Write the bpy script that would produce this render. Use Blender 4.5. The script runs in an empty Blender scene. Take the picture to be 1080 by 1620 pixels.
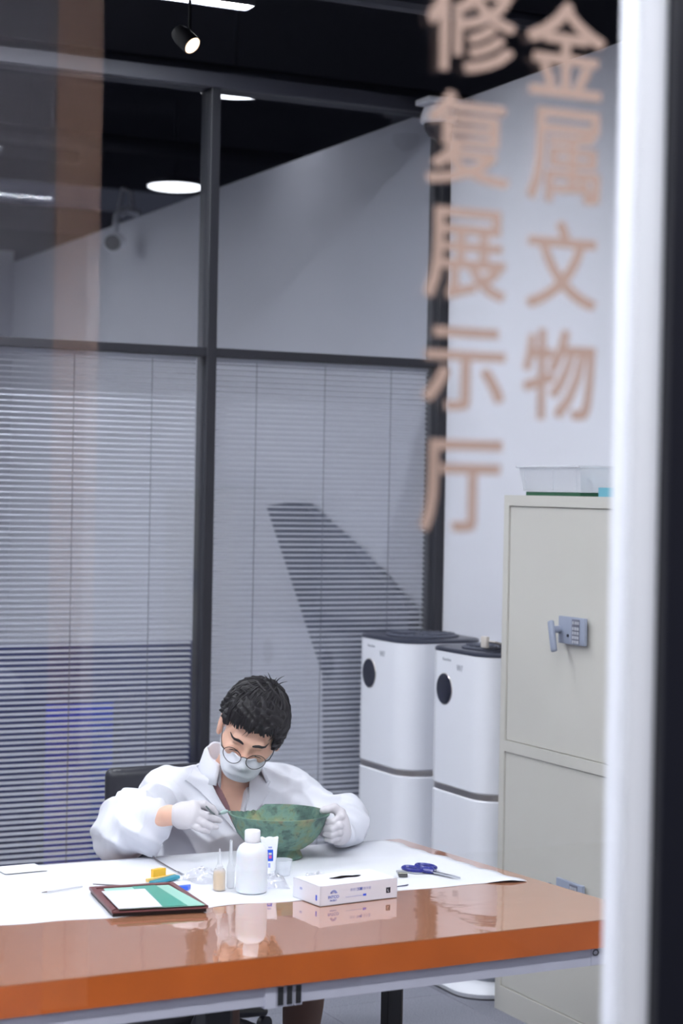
import bpy, bmesh, math, random
import numpy as np
from mathutils import Vector, Matrix
random.seed(7)
rng = np.random.default_rng(7)
SC = bpy.context.scene
COL = SC.collection
R = math.radians

# ------------------------------------------------------------------ camera
YAW, PITCH, ROLL, EYE = R(26.0), R(0.64), R(1.06), 1.8
fw = Vector((math.sin(YAW)*math.cos(PITCH), math.cos(YAW)*math.cos(PITCH), -math.sin(PITCH)))
r0 = Vector((math.cos(YAW), -math.sin(YAW), 0)); u0 = r0.cross(fw)
rt = math.cos(ROLL)*r0 + math.sin(ROLL)*u0
up = -math.sin(ROLL)*r0 + math.cos(ROLL)*u0
cd = bpy.data.cameras.new('camera'); cam = bpy.data.objects.new('camera', cd); COL.objects.link(cam)
m = Matrix.Identity(4)
for i in range(3):
    m[i][0], m[i][1], m[i][2] = rt[i], up[i], -fw[i]
m[2][3] = EYE
cam.matrix_world = m
cd.sensor_fit = 'HORIZONTAL'; cd.sensor_width = 24.0; cd.lens = 2960*24/1080
cd.dof.use_dof = True; cd.dof.focus_distance = 5.3; cd.dof.aperture_fstop = 2.7
cd.clip_start = 0.05
SC.camera = cam
# ------------------------------------------------------------------ world, view
w = bpy.data.worlds.new('world'); SC.world = w; w.use_nodes = True
w.node_tree.nodes['Background'].inputs[0].default_value = (0.30, 0.33, 0.45, 1)
w.node_tree.nodes['Background'].inputs[1].default_value = 0.12
SC.view_settings.view_transform = 'Standard'; SC.view_settings.look = 'None'
SC.view_settings.exposure = 0.0; SC.view_settings.gamma = 1.0; SC.view_settings.use_curve_mapping = False
ROOM_LAMP = 97.0     # radiance of the room's LED strips
HALL_FILL = 135.0     # unseen LED strips added in the hall before the glass
BACK_FILL = 150.0  # unseen strips added to brighten the hall beyond the partition
BACK_LAMP = 5.0     # lamps of the hall beyond the partition

# ------------------------------------------------------------------ materials
def srgb(*c):
    return tuple(((v/255)/12.92 if v/255 <= .04045 else ((v/255+.055)/1.055)**2.4) for v in c)
MATS = {}
def mat(name, col, rough=.5, metal=0, spec=.5, bump=None, var=None, emit=None, alpha=None, coat=0, trans=0, sub=0):
    """col in sRGB 0..255; bump=(scale,strength); var=(scale,amount)"""
    if name in MATS: return MATS[name]
    M = bpy.data.materials.new(name); M.use_nodes = True; nt = M.node_tree; b = nt.nodes['Principled BSDF']
    c = srgb(*col)
    b.inputs['Base Color'].default_value = (*c, 1); b.inputs['Roughness'].default_value = rough
    b.inputs['Metallic'].default_value = metal; b.inputs['Specular IOR Level'].default_value = spec
    if coat: b.inputs['Coat Weight'].default_value = coat; b.inputs['Coat Roughness'].default_value = .03
    if sub: b.inputs['Subsurface Weight'].default_value = sub; b.inputs['Subsurface Radius'].default_value = (.01,.005,.003)
    tc = nt.nodes.new('ShaderNodeTexCoord')
    if var:
        n = nt.nodes.new('ShaderNodeTexNoise'); n.inputs['Scale'].default_value = var[0]; n.inputs['Detail'].default_value = 5
        nt.links.new(tc.outputs['Object'], n.inputs['Vector'])
        cr = nt.nodes.new('ShaderNodeValToRGB')
        cr.color_ramp.elements[0].position = .3; cr.color_ramp.elements[1].position = .7
        cr.color_ramp.elements[0].color = (*[v*(1-var[1]) for v in c], 1)
        cr.color_ramp.elements[1].color = (*[min(1, v*(1+var[1])) for v in c], 1)
        nt.links.new(n.outputs['Fac'], cr.inputs[0]); nt.links.new(cr.outputs[0], b.inputs['Base Color'])
    if bump:
        n = nt.nodes.new('ShaderNodeTexNoise'); n.inputs['Scale'].default_value = bump[0]; n.inputs['Detail'].default_value = 4
        nt.links.new(tc.outputs['Object'], n.inputs['Vector'])
        bp = nt.nodes.new('ShaderNodeBump'); bp.inputs['Strength'].default_value = bump[1]; bp.inputs['Distance'].default_value = .002
        nt.links.new(n.outputs['Fac'], bp.inputs['Height']); nt.links.new(bp.outputs[0], b.inputs['Normal'])
    if emit: b.inputs['Emission Color'].default_value = (*emit[0], 1); b.inputs['Emission Strength'].default_value = emit[1]
    MATS[name] = M
    return M

def glass_mat(name, tint=(1, 1, 1), f0=.04, rough=0.0, milk=0.0, milkcol=(.85, .87, .9), power=5):
    """thin clear sheet: transparent + Fresnel (Schlick) gloss, optional milky share"""
    if name in MATS: return MATS[name]
    M = bpy.data.materials.new(name); M.use_nodes = True; nt = M.node_tree; nt.nodes.clear()
    o = nt.nodes.new('ShaderNodeOutputMaterial')
    t = nt.nodes.new('ShaderNodeBsdfTransparent'); t.inputs[0].default_value = (*tint, 1)
    g = nt.nodes.new('ShaderNodeBsdfGlossy'); g.inputs['Roughness'].default_value = rough; g.inputs[0].default_value = (1, 1, 1, 1)
    lw = nt.nodes.new('ShaderNodeLayerWeight'); lw.inputs[0].default_value = .5
    p = nt.nodes.new('ShaderNodeMath'); p.operation = 'POWER'; p.inputs[1].default_value = power
    nt.links.new(lw.outputs['Facing'], p.inputs[0])
    a = nt.nodes.new('ShaderNodeMath'); a.operation = 'MULTIPLY_ADD'; a.inputs[1].default_value = 1-f0; a.inputs[2].default_value = f0
    nt.links.new(p.outputs[0], a.inputs[0])
    base = t
    if milk:
        d = nt.nodes.new('ShaderNodeBsdfDiffuse'); d.inputs[0].default_value = (*milkcol, 1)
        tl = nt.nodes.new('ShaderNodeBsdfTranslucent'); tl.inputs[0].default_value = (*milkcol, 1)
        mm = nt.nodes.new('ShaderNodeMixShader'); mm.inputs[0].default_value = .4
        nt.links.new(d.outputs[0], mm.inputs[1]); nt.links.new(tl.outputs[0], mm.inputs[2])
        mx = nt.nodes.new('ShaderNodeMixShader'); mx.inputs[0].default_value = milk
        nt.links.new(t.outputs[0], mx.inputs[1]); nt.links.new(mm.outputs[0], mx.inputs[2]); base = mx
    m2 = nt.nodes.new('ShaderNodeMixShader')
    nt.links.new(a.outputs[0], m2.inputs[0]); nt.links.new(base.outputs[0], m2.inputs[1]); nt.links.new(g.outputs[0], m2.inputs[2])
    nt.links.new(m2.outputs[0], o.inputs[0])
    MATS[name] = M
    return M

def emit_mat(name, col, s):
    M = bpy.data.materials.new(name); M.use_nodes = True; nt = M.node_tree; nt.nodes.clear()
    o = nt.nodes.new('ShaderNodeOutputMaterial'); e = nt.nodes.new('ShaderNodeEmission')
    e.inputs[0].default_value = (*col, 1); e.inputs[1].default_value = s; nt.links.new(e.outputs[0], o.inputs[0])
    return M

# ------------------------------------------------------------------ mesh building
class MB:
    def __init__(self): self.v = []; self.f = []
    def add(self, vs, fs):
        n = len(self.v); self.v += [tuple(map(float, p)) for p in vs]; self.f += [tuple(i+n for i in f) for f in fs]; return self
    def box(self, x0, x1, y0, y1, z0, z1, bevel=0.0, seg=2):
        if bevel > 0:
            bm = bmesh.new(); bmesh.ops.create_cube(bm, size=1)
            for q in bm.verts: q.co = Vector((x0+(q.co.x+.5)*(x1-x0), y0+(q.co.y+.5)*(y1-y0), z0+(q.co.z+.5)*(z1-z0)))
            bmesh.ops.bevel(bm, geom=bm.edges[:], offset=bevel, segments=seg, profile=.5, affect='EDGES')
            bm.verts.index_update()
            self.add([q.co for q in bm.verts], [[q.index for q in f.verts] for f in bm.faces]); bm.free(); return self
        v = [(x, y, z) for x in (x0, x1) for y in (y0, y1) for z in (z0, z1)]
        return self.add(v, [(0,1,3,2),(4,6,7,5),(0,4,5,1),(2,3,7,6),(0,2,6,4),(1,5,7,3)])
    def prism(self, poly, z0, z1):
        n = len(poly)
        v = [(x, y, z0) for x, y in poly]+[(x, y, z1) for x, y in poly]
        f = [tuple(range(n-1, -1, -1)), tuple(range(n, 2*n))]+[(i, (i+1) % n, n+(i+1) % n, n+i) for i in range(n)]
        return self.add(v, f)
    def lathe(self, prof, n=32, c=(0, 0, 0), cap=True, sx=1, sy=1):
        v = []; f = []
        for r_, z in prof:
            for i in range(n):
                a = 2*math.pi*i/n; v.append((c[0]+r_*math.cos(a)*sx, c[1]+r_*math.sin(a)*sy, c[2]+z))
        for j in range(len(prof)-1):
            for i in range(n):
                k = (i+1) % n; f.append((j*n+i, j*n+k, (j+1)*n+k, (j+1)*n+i))
        if cap:
            if prof[0][0] > 1e-6: f.append(tuple(range(n-1, -1, -1)))
            if prof[-1][0] > 1e-6: f.append(tuple((len(prof)-1)*n+i for i in range(n)))
        return self.add(v, f)
    def tube(self, path, rad, n=8, closed=False):
        P = [Vector(p) for p in path]; L = len(P)
        rr = rad if hasattr(rad, '__len__') else [rad]*L
        v = []; f = []; nrm = None
        for i, p in enumerate(P):
            if closed: t = P[(i+1) % L]-P[i-1]
            else: t = P[min(i+1, L-1)]-P[max(i-1, 0)]
            if t.length < 1e-9: t = Vector((0, 0, 1))
            t.normalize()
            if nrm is None:
                nrm = t.orthogonal().normalized()
            else:
                nrm = nrm-t*nrm.dot(t)
                nrm = nrm.normalized() if nrm.length > 1e-6 else t.orthogonal().normalized()
            b = t.cross(nrm)
            for k in range(n):
                a = 2*math.pi*k/n; v.append(p+(nrm*math.cos(a)+b*math.sin(a))*rr[i])
        for i in range(L if closed else L-1):
            j = (i+1) % L
            for k in range(n):
                q = (k+1) % n; f.append((i*n+k, i*n+q, j*n+q, j*n+k))
        if not closed: f += [tuple(range(n-1, -1, -1)), tuple((L-1)*n+k for k in range(n))]
        return self.add(v, f)
    def xf(self, M):
        self.v = [tuple(M @ Vector(p)) for p in self.v]; return self
    def mesh(self, name, smooth=None):
        me = bpy.data.meshes.new(name); me.from_pydata(self.v, [], self.f)
        bm = bmesh.new(); bm.from_mesh(me); bmesh.ops.recalc_face_normals(bm, faces=bm.faces[:]); bm.to_mesh(me); bm.free()
        if smooth is not None: smooth_angle(me, smooth)
        return me

def smooth_angle(me, ang):
    me.polygons.foreach_set('use_smooth', [True]*len(me.polygons))
    if ang < 180: me.set_sharp_from_angle(angle=R(ang))

def obj(name, me, material=None, parent=None, loc=(0, 0, 0), rotz=0, smooth=35):
    if isinstance(me, MB): me = me.mesh(name, smooth)
    if material is not None and not len(me.materials): me.materials.append(material)
    o = bpy.data.objects.new(name, me); COL.objects.link(o)
    o.location = loc; o.rotation_euler = (0, 0, rotz)
    if parent is not None: o.parent = parent
    return o
def tag(o, label=None, cat=None, group=None, kind=None):
    if label: o['label'] = label
    if cat: o['category'] = cat
    if group: o['group'] = group
    if kind: o['kind'] = kind
    return o
def thing(name, label, cat, loc=(0, 0, 0), rotz=0, group=None):
    o = bpy.data.objects.new(name, None); COL.objects.link(o); o.location = loc; o.rotation_euler = (0, 0, rotz)
    o.empty_display_size = .1
    return tag(o, label, cat, group)
def struct(name, label, mb=None, material=None, loc=(0, 0, 0)):
    if mb is None:
        o = bpy.data.objects.new(name, None); COL.objects.link(o); o.location = loc
    else: o = obj(name, mb, material, loc=loc)
    return tag(o, label, 'structure' if False else name.split('_')[0], kind='structure')

def text_mesh(body, size, weight=0.0, depth=.0005, width=1.0):
    """glyphs in the local XZ plane (reading along +X), centred, facing -Y"""
    cu = bpy.data.curves.new('lettering', 'FONT'); cu.body = body; cu.size = size; cu.offset = weight
    cu.extrude = depth; cu.align_x = 'CENTER'; cu.align_y = 'CENTER'; cu.resolution_u = 3
    o = bpy.data.objects.new('lettering', cu); COL.objects.link(o)
    bpy.context.view_layer.update()
    dg = bpy.context.evaluated_depsgraph_get()
    me = bpy.data.meshes.new_from_object(o.evaluated_get(dg))
    bpy.data.objects.remove(o); bpy.data.curves.remove(cu)
    n = len(me.vertices); co = np.empty(n*3); me.vertices.foreach_get('co', co); co = co.reshape(-1, 3)
    if n:
        mid = (co.max(0)+co.min(0))/2; co = co-mid
        co = np.stack([co[:, 0]*width, -co[:, 2], co[:, 1]], 1)
        me.vertices.foreach_set('co', co.ravel()); me.update()
    me.materials.clear()
    return me

# ================================================================== SETTING
WALLX = 3.80; PY = 6.85
white_wall = mat('white_wall', (222, 223, 230), .8, bump=(60, .05), var=(1.2, .02))
black_ceiling = mat('black_ceiling_paint', (40, 40, 50), .9)
dark_metal = mat('dark_grey_frame_metal', (27, 28, 35), .5, bump=(200, .03))
beam_metal = mat('beam_grey_metal', (50, 51, 61), .55)
concrete = mat('dim_hall_wall', (158, 155, 166), .85)
black_paint = mat('black_frame_paint', (26, 27, 36), .35)
white_metal = mat('white_powder_coat', (228, 230, 236), .35)

floor = struct('floor', 'grey carpet tile floor of the workroom', MB().box(-4.6, 3.95, -4.2, 16.2, -.06, -.006), mat('floor_screed', (28, 29, 38), .9))
def carpet():
    if 'carpet' in MATS: return MATS['carpet']
    M = mat('carpet', (132, 133, 144), .95, spec=.1, bump=(500, .9), var=(220, .28))
    nt = M.node_tree
    oi = nt.nodes.new('ShaderNodeObjectInfo'); hs = nt.nodes.new('ShaderNodeHueSaturation')
    mr = nt.nodes.new('ShaderNodeMapRange'); mr.inputs[3].default_value = .72; mr.inputs[4].default_value = 1.18
    b = nt.nodes['Principled BSDF']; src = b.inputs['Base Color'].links[0].from_socket
    nt.links.new(oi.outputs['Random'], mr.inputs[0]); nt.links.new(mr.outputs[0], hs.inputs['Value'])
    nt.links.new(src, hs.inputs['Color']); nt.links.new(hs.outputs[0], b.inputs['Base Color'])
    return M
tm = MB().box(-.2492, .2492, -.2492, .2492, -.006, 0, .0015, 1).mesh('carpet_tile', 35); tm.materials.append(carpet())
for i in range(11):
    for j in range(10):
        t_ = obj('carpet_tile', tm, None, floor, (3.53-.5*i+.02, 6.6-.5*j, 0))
        t_.rotation_euler[2] = R(90)*((i+j) % 2)

struct('wall_right', 'long white wall running past the metal cabinet and beyond the glass partition',
       MB().box(WALLX, WALLX+.12, 2.08, 13.3, 0, 3.42), white_wall)
struct('wall_left', 'white side wall of the workroom', MB().box(-4.6, -4.5, 2.06, 16, 0, 3.42), white_wall)
struct('wall_front', 'dark wall beside the black glazing frame', MB().box(1.53, WALLX+.12, 1.98, 2.08, 0, 3.42), black_paint)
struct('wall_back', 'dim white cross wall of the hall beyond the partition', MB().box(-4.5, 3.80, 13.3, 13.42, 0, 3.5), white_wall)
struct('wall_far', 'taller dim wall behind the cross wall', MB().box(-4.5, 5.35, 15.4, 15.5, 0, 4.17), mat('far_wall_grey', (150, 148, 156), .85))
struct('ceiling', 'black open ceiling', MB().box(-4.7, 9, -4.2, 16.2, 4.5, 4.6), black_ceiling)
struct('wall_hall', 'dim wall of the hall behind the photographer', MB().box(-4.6, 1.828, -2.1, -1.915, 0, 4.5), concrete)
struct('wall_hall_side', 'dark wall at the far end of the hall', MB().box(6.0, 6.1, -4.2, 1.98, 0, 4.5), black_paint)
struct('wall_hall_rear', 'rear wall of the hall, made pale to lift the reflection in the front glass', MB().box(1.84, 6.0, -4.2, -4.1, 0, 4.5), mat('pale_hall_paint', (196, 192, 216), .8))  # pale colour lifts the dark reflection in the front glass
# wooden column of the hall, mirrored faintly in the front glass
wood = mat('warm_wood_panel', (246, 198, 174), .6, var=(6, .12))
wc = thing('wooden_column', 'warm wood clad column in the hall, mirrored in the front glass', 'column', (1.905, -2.0, 0))
obj('cladding', MB().box(-.075, .075, -.1, .1, 0, 4.48, .004), wood, wc)
obj('plinth', MB().box(-.08, .08, -.105, .105, 0, .08, .003), black_paint, wc)
# ceiling steel
for k, (y, z, h) in enumerate([(6.12, 3.60, .035), (8.2, 3.75, .05), (10.4, 3.8, .05), (4.0, 3.9, .06)]):
    struct('trim_%d' % (k+1), 'dark steel pipe running under the black ceiling' if k == 0 else 'dark steel bar under the black ceiling, number %s from the front' % ('two', 'three', 'four')[k-1],
           MB().tube([(-4.5, y, z), (WALLX+(.0 if k == 0 else 3), y, z)], h, 10), beam_metal if k == 0 else mat('dark_steel', (38, 38, 46), .6))

# ------------------------------------------------------------------ glass partition
part = struct('wall_partition', 'dark framed glass partition behind the seated man')
PX = [-4.48, -3.45, -2.42, -1.38, -.36, .68, 1.66, 2.748, 3.775]
for x in PX:
    x0, x1 = (x-.022, x+.018) if x < 3.7 else (3.765, 3.80)
    if x > 3.7: x0, x1 = 3.757, 3.80
    obj('post', MB().box(x0, x1, PY-.04, PY+.07, 0, 3.37, .003, 1), dark_metal, part)
for a, b in zip(PX[:-1], PX[1:]):
    obj('transom', MB().box(a+.018, b-.022 if b < 3.7 else 3.757, PY-.035, PY+.06, 2.318, 2.352, .002, 1), dark_metal, part)
    obj('bottom_rail', MB().box(a+.018, b-.022 if b < 3.7 else 3.757, PY-.035, PY+.06, 0, .07, .002, 1), dark_metal, part)
    obj('pane', MB().box(a+.018, b-.022 if b < 3.7 else 3.757, PY-.012, PY-.004, 2.352, 3.365), glass_mat('partition_glass', (.90, .91, .93), .045), part)
    obj('pane', MB().box(a+.018, b-.022 if b < 3.7 else 3.757, PY-.012, PY-.004, .07, 2.318), MATS['partition_glass'], part)
obj('head_beam', MB().box(-4.5, 3.80, PY-.05, PY+.07, 3.365, 3.425, .003, 1), beam_metal, part)

# ------------------------------------------------------------------ venetian blinds
slat_m = mat('blind_slat', (238, 239, 243), .45, spec=.4)
def blind(x0, x1, label):
    cx = (x0+x1)/2; hw = (x1-x0)/2; y = PY+.045
    b = thing('venetian_blind', label, 'blind', (cx, y, .08), group='blinds behind the partition glass')
    mb = MB(); n = 5; th = R(15); wd = .0255
    pts = []
    for k in range(n):
        s = (k/(n-1)-.5)*wd; c = .0022*(1-(2*k/(n-1)-1)**2)
        pts.append((s*math.cos(th)-c*math.sin(th), s*math.sin(th)+c*math.cos(th)))   # room edge (-y) low
    v = []; f = []
    for sx in (-hw, hw):
        for (py, pz) in pts: v.append((sx, py, pz+.0004))
        for (py, pz) in pts: v.append((sx, py, pz-.0004))
    for k in range(n-1):
        f += [(k, k+1, 2*n+k+1, 2*n+k), (n+k, 3*n+k, 3*n+k+1, n+k+1)]
    f += [(0, 2*n, 3*n, n), (n-1, 2*n-1, 4*n-1, 3*n-1)]
    mb.add(v, f); sm = mb.mesh('slat', 60); sm.materials.append(slat_m)
    top = 2.225; p = .0216; k = 0; z = top-.012
    while z > .03:
        s = obj('slat', sm, None, b, (0, 0, z)); s.rotation_euler[0] = R(rng.normal(0, .9)); z -= p
    obj('head_rail', MB().box(-hw, hw, -.014, .014, top-.003, top+.024, .002, 1), mat('blind_rail', (214, 216, 224), .4), b)
    obj('bottom_bar', MB().box(-hw, hw, -.012, .012, .004, .016, .002, 1), MATS['blind_rail'], b)
    for fx in (-.6, .02, .64):
        obj('ladder_cord', MB().tube([(hw*fx, -.0165, .01), (hw*fx, -.0165, top)], .0016, 6), mat('cord_grey', (128, 130, 142), .8), b)
    return b
blind(1.69, 2.708, 'wide venetian blind on the left, added blue panels behind its lower slats')
blind(2.772, 3.748, 'venetian blind right of the dark post, behind the air purifiers')
# hall beyond: panels added for the blue glow and dark areas between slats
bn = thing('glow_banner', 'saturated blue banner added for the blue glow behind the left blind', 'banner', (2.54, 7.75, 0))  # blue sheet added for the blue glow behind the lower slats
obj('sheet', MB().box(-.15, .15, -.004, .004, .06, .86), mat('banner_blue', (22, 74, 240), .5), bn)
obj('base', MB().box(-.17, .17, -.08, .08, 0, .06, .01), mat('alu', (170, 172, 178), .35, .8), bn)
ep = thing('shade_panel', 'wide slate blue panel added to darken the view through the left blind', 'panel', (2.28, 8.0, 0))  # wide panel added to darken and blue the gaps of the lower slats
obj('board', MB().box(-.88, .88, -.02, .02, .05, 1.10, .004, 1), mat('slate_blue', (66, 76, 128), .6), ep)
for sx in (-.7, .7): obj('foot', MB().box(sx-.03, sx+.03, -.15, .15, 0, .05, .004, 1), MATS['alu'], ep)
cr = thing('shade_board', 'dark board added in the shape of the shade on the white wall beyond the right blind', 'board', (3.76, 7.5, 0))  # flat dark board cut to the outline of the shade on the wall
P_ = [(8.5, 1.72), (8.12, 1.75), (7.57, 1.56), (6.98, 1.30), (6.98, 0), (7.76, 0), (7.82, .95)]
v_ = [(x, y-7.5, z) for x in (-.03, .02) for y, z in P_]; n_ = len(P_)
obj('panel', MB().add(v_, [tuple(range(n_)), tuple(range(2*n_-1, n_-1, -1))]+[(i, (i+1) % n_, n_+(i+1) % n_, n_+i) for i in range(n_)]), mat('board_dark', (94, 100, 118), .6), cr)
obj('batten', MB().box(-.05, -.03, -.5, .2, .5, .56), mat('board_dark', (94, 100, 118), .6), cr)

# ------------------------------------------------------------------ front glass with lettering
GY = 2.0
fg = struct('window_1', 'front display window glass carrying tan lettering')
obj('pane', MB().box(-4.5, 1.384, GY, GY+.010, .05, 3.42), glass_mat('front_glass', (.965, .965, .975), .042), fg)
obj('jamb', MB().box(1.381, 1.424, GY-.012, GY+.035, 0, 3.42, .002, 1), white_metal, fg)
obj('frame_post', MB().box(1.424, 1.53, GY-.03, GY+.06, 0, 3.42, .002, 1), black_paint, fg)
obj('sill', MB().box(-4.5, 1.381, GY-.03, GY+.04, 0, .05, .002, 1), black_paint, fg)
obj('head', MB().box(-4.5, 1.53, GY-.03, GY+.06, 3.42, 3.5, .002, 1), black_paint, fg)
letter_m = mat('tan_vinyl', (180, 152, 138), .6)
def glyph(ch, x, z, wid, hei):
    me = text_mesh(ch, .1, 0, .0004)
    co = np.empty(len(me.vertices)*3); me.vertices.foreach_get('co', co); co = co.reshape(-1, 3)
    ex = co.max(0)-co.min(0); co[:, 0] *= wid/ex[0]; co[:, 2] *= hei/ex[2]
    # heavier strokes: the glyph repeated with small shifts
    fs = [tuple(p.vertices) for p in me.polygons]; q = MB(); t_ = .0017
    co[:, 0] *= (wid-2*t_)/wid; co[:, 2] *= (hei-2*t_)/hei
    for k, (a, b) in enumerate(((0, 0), (t_, t_), (-t_, t_), (t_, -t_), (-t_, -t_))):
        q.add(co+np.array([a, -.00002*k, b]), fs)
    me = bpy.data.meshes.new('letter'); me.from_pydata(q.v, [], q.f); me.update()
    obj('letter', me, letter_m, fg, (x, GY-.0012, z), smooth=None)
for ch, x, z, w_, h_ in [('金', 1.277, 2.359, .116, .119), ('属', 1.277, 2.226, .108, .117), ('文', 1.277, 2.089, .104, .111), ('物', 1.276, 1.951, .107, .114),
                        ('修', 1.141, 2.373, .124, .118), ('复', 1.139, 2.233, .118, .113), ('展', 1.138, 2.093, .115, .112), ('示', 1.139, 1.952, .116, .102), ('厅', 1.138, 1.809, .114, .113)]:
    glyph(ch, x, z, w_, h_)

# ------------------------------------------------------------------ lamps
led_rows = [emit_mat('led_white_%s' % n_, (.92, .955, 1.0), ROOM_LAMP*k_) for n_, k_ in (('partition_row', 1.52), ('table_row', .5), ('front_fill_row', 2.3))]
def strip_lamp(x0, x1, y, z, label, m_, wd=.075, grp='linear lamps of the workroom'):
    L = thing('linear_lamp', label, 'lamp', ((x0+x1)/2, y, z), group=grp)
    h = (x1-x0)/2
    hs = MB().box(-h, h, -wd/2-.004, wd/2+.004, .006, .06, .002, 1)      # channel with lips round a recessed diffuser
    for y0 in (-wd/2-.004, wd/2+.001): hs.box(-h, h, y0, y0+.003, -.0085, .01)
    for x0 in (-h, h-.003): hs.box(x0, x0+.003, -wd/2-.004, wd/2+.004, -.0085, .01)
    obj('housing', hs, mat('lamp_housing', (60, 62, 70), .5), L)
    obj('diffuser', MB().box(-h+.004, h-.004, -wd/2, wd/2, .003, .0058), m_, L)
    for s in (-.7, .7):
        obj('suspension_wire', MB().tube([(h*s, 0, .06), (h*s, 0, 4.5-z)], .0015, 5), MATS['lamp_housing'], L)
    return L
for led, (y, rowname, xs) in zip(led_rows, ((6.27, 'near the glass partition', (1.455, -.2, -1.9, -3.6)), (4.15, 'in the row over the work table', (1.455, -.2, -1.9, -3.6)), (2.65, 'in the unseen row added behind the front glazing', (2.2, .6, -1.0, -2.6)))):  # lamps out of view are added for side and front light
    for x0, wh in zip(xs, ('rightmost', 'second from the right', 'unseen third from the right', 'unseen leftmost')):
        strip_lamp(x0, x0+1.2, y, 3.55, '%s linear white lamp %s' % (wh, rowname), led)
hall_fill_led = emit_mat('hall_fill_led', (.93, .95, 1.0), HALL_FILL)  # unseen hall strips, added to light the column, jamb and lettering
strip_lamp(-.6, .9, .7, 3.7, 'unseen linear lamp added in the hall above the photographer', hall_fill_led, .09, 'added lamps of the front hall')
strip_lamp(1.6, 3.1, .7, 3.7, 'unseen linear lamp added in the hall in front of the dark wall', hall_fill_led, .09, 'added lamps of the front hall')
strip_lamp(-1.9, -.4, -.9, 3.7, 'unseen linear lamp added at the left of the hall', hall_fill_led, .09, 'added lamps of the front hall')
strip_lamp(1.0, 2.5, -1.1, 3.7, 'unseen linear lamp added in the hall near the wooden column', hall_fill_led, .09, 'added lamps of the front hall')
back_led = emit_mat('back_led', (.95, .97, 1.0), BACK_LAMP)
back_fill = emit_mat('back_fill_led', (.93, .96, 1.0), BACK_FILL)  # strips out of view, added to light the hall behind the blinds
for x0, y, wh in ((-.6, 8.4, 'nearest'), (-.6, 10.2, 'second'), (-.6, 12.2, 'farthest')):
    strip_lamp(x0, x0+1.6, y, 3.7, '%s unseen linear lamp added in the hall beyond the partition' % wh, back_fill, .09, 'lamps beyond the partition')
def round_lamp(x, y, z, r_, label):
    L = thing('round_lamp', label, 'lamp', (x, y, z), group='round lamps beyond the partition')
    obj('diffuser', MB().lathe([(0, -.012), (r_*.6, -.010), (r_*.9, -.005), (r_, .004)], 28, cap=False), back_led, L)
    obj('housing', MB().lathe([(r_+.004, .004), (r_+.004, .05), (r_*.5, .07), (0, .07)], 28), MATS['lamp_housing'], L)
    obj('stem', MB().tube([(0, 0, .07), (0, 0, 4.5-z)], .01, 8), MATS['lamp_housing'], L)
round_lamp(3.42, 8.25, 3.69, .175, 'oval looking white lamp just under the partition head beam')
round_lamp(4.66, 12.3, 3.90, .19, 'white lamp peeping over the far end of the white wall')
strip_lamp(1.7, 2.92, 10.78, 3.9, 'small white lamp at the left picture edge beyond the partition', back_led, .09, 'lamps beyond the partition')
L4 = strip_lamp(2.6, 3.76, 11.7, 3.9, 'unlit lamp added beyond the partition for a dim lamp reflection in its glass', mat('reflected_lamp_grey', (170, 172, 180), .5), .06, 'lamps beyond the partition')  # stands beyond the glass for the dim reflection of a room lamp
# track spot
sp = thing('track_spotlight', 'small warm spotlight under the black ceiling', 'lamp', (2.285, 5.89, 3.285))
Mx = Matrix.Rotation(R(30), 4, 'Z') @ Matrix.Rotation(R(-50), 4, 'X')
obj('can', MB().lathe([(.0, .09), (.026, .085), (.033, .06), (.034, 0), (.030, 0), (.029, .012)], 24, cap=False).xf(Mx), mat('spot_black', (10, 10, 12), .8, spec=.1), sp)
obj('bulb', MB().lathe([(.0298, .001), (.02, .003), (0, .004)], 24, cap=False).xf(Mx), emit_mat('warm_bulb', (1, .72, .50), 3.2), sp)
obj('stem', MB().tube([(0, .03, .05), (0, .03, 1.2)], .006, 8), MATS['spot_black'], sp)
# dome camera on the right wall
dc = thing('dome_camera', 'white dome camera on the wall above the partition corner', 'camera', (3.765, 6.70, 3.27))
obj('bracket', MB().box(-.17, .035, -.06, .06, .105, .13, .006), white_metal, dc)
obj('shell', MB().lathe([(.02, .105), (.062, .095), (.075, .06), (.075, .035), (.06, .03)], 28, (-.09, 0, 0)), white_metal, dc)
obj('dome', MB().lathe([(.06, .032), (.056, .005), (.04, -.02), (.02, -.032), (0, -.035)], 28, (-.09, 0, 0), cap=False), mat('smoked_dome', (58, 56, 60), .15), dc)
# bullet camera added beyond the partition for a camera reflection in its glass
bc = thing('reflected_camera', 'pale bullet camera with black lens, added on the far white wall for a camera reflection', 'camera', (3.78, 10.62, 3.25))
obj('bracket', MB().tube([(.02, 0, .18), (-.06, 0, .2), (-.13, -.02, .16), (-.15, -.05, .05)], .022, 10), white_metal, bc)
Mb = Matrix.Translation((-.15, -.05, 0)) @ Matrix.Rotation(R(-26), 4, 'Z') @ Matrix.Rotation(R(100), 4, 'X')
obj('body', MB().lathe([(0, -.12), (.05, -.115), (.055, -.1), (.055, .1), (.05, .105)], 20).xf(Mb), white_metal, bc)
obj('lens', MB().lathe([(.046, .104), (.045, .11), (0, .112)], 20, cap=False).xf(Mb), black_paint, bc)
obj('cable', MB().tube([(-.02, 0, .2), (-.02, .05, .32), (-.02, .2, .36), (.0, .35, .2)], .012, 8), mat('pale_cable', (190, 190, 196), .6), bc)
gl = thing('reflected_pipe', 'pale curved pipe added at the far wall top for a reflection in the glass', 'pipe', (2.95, 13.35, 3.5))  # pipe added in place of a curved reflection in the partition glass
obj('pipe', MB().tube([(-.25, 0, -.03), (-.15, 0, .1), (.0, 0, .2), (.12, 0, .24), (.2, 0, .2), (.22, 0, .08), (.22, 0, .0)], .022, 10), MATS['pale_cable'], gl)
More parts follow.
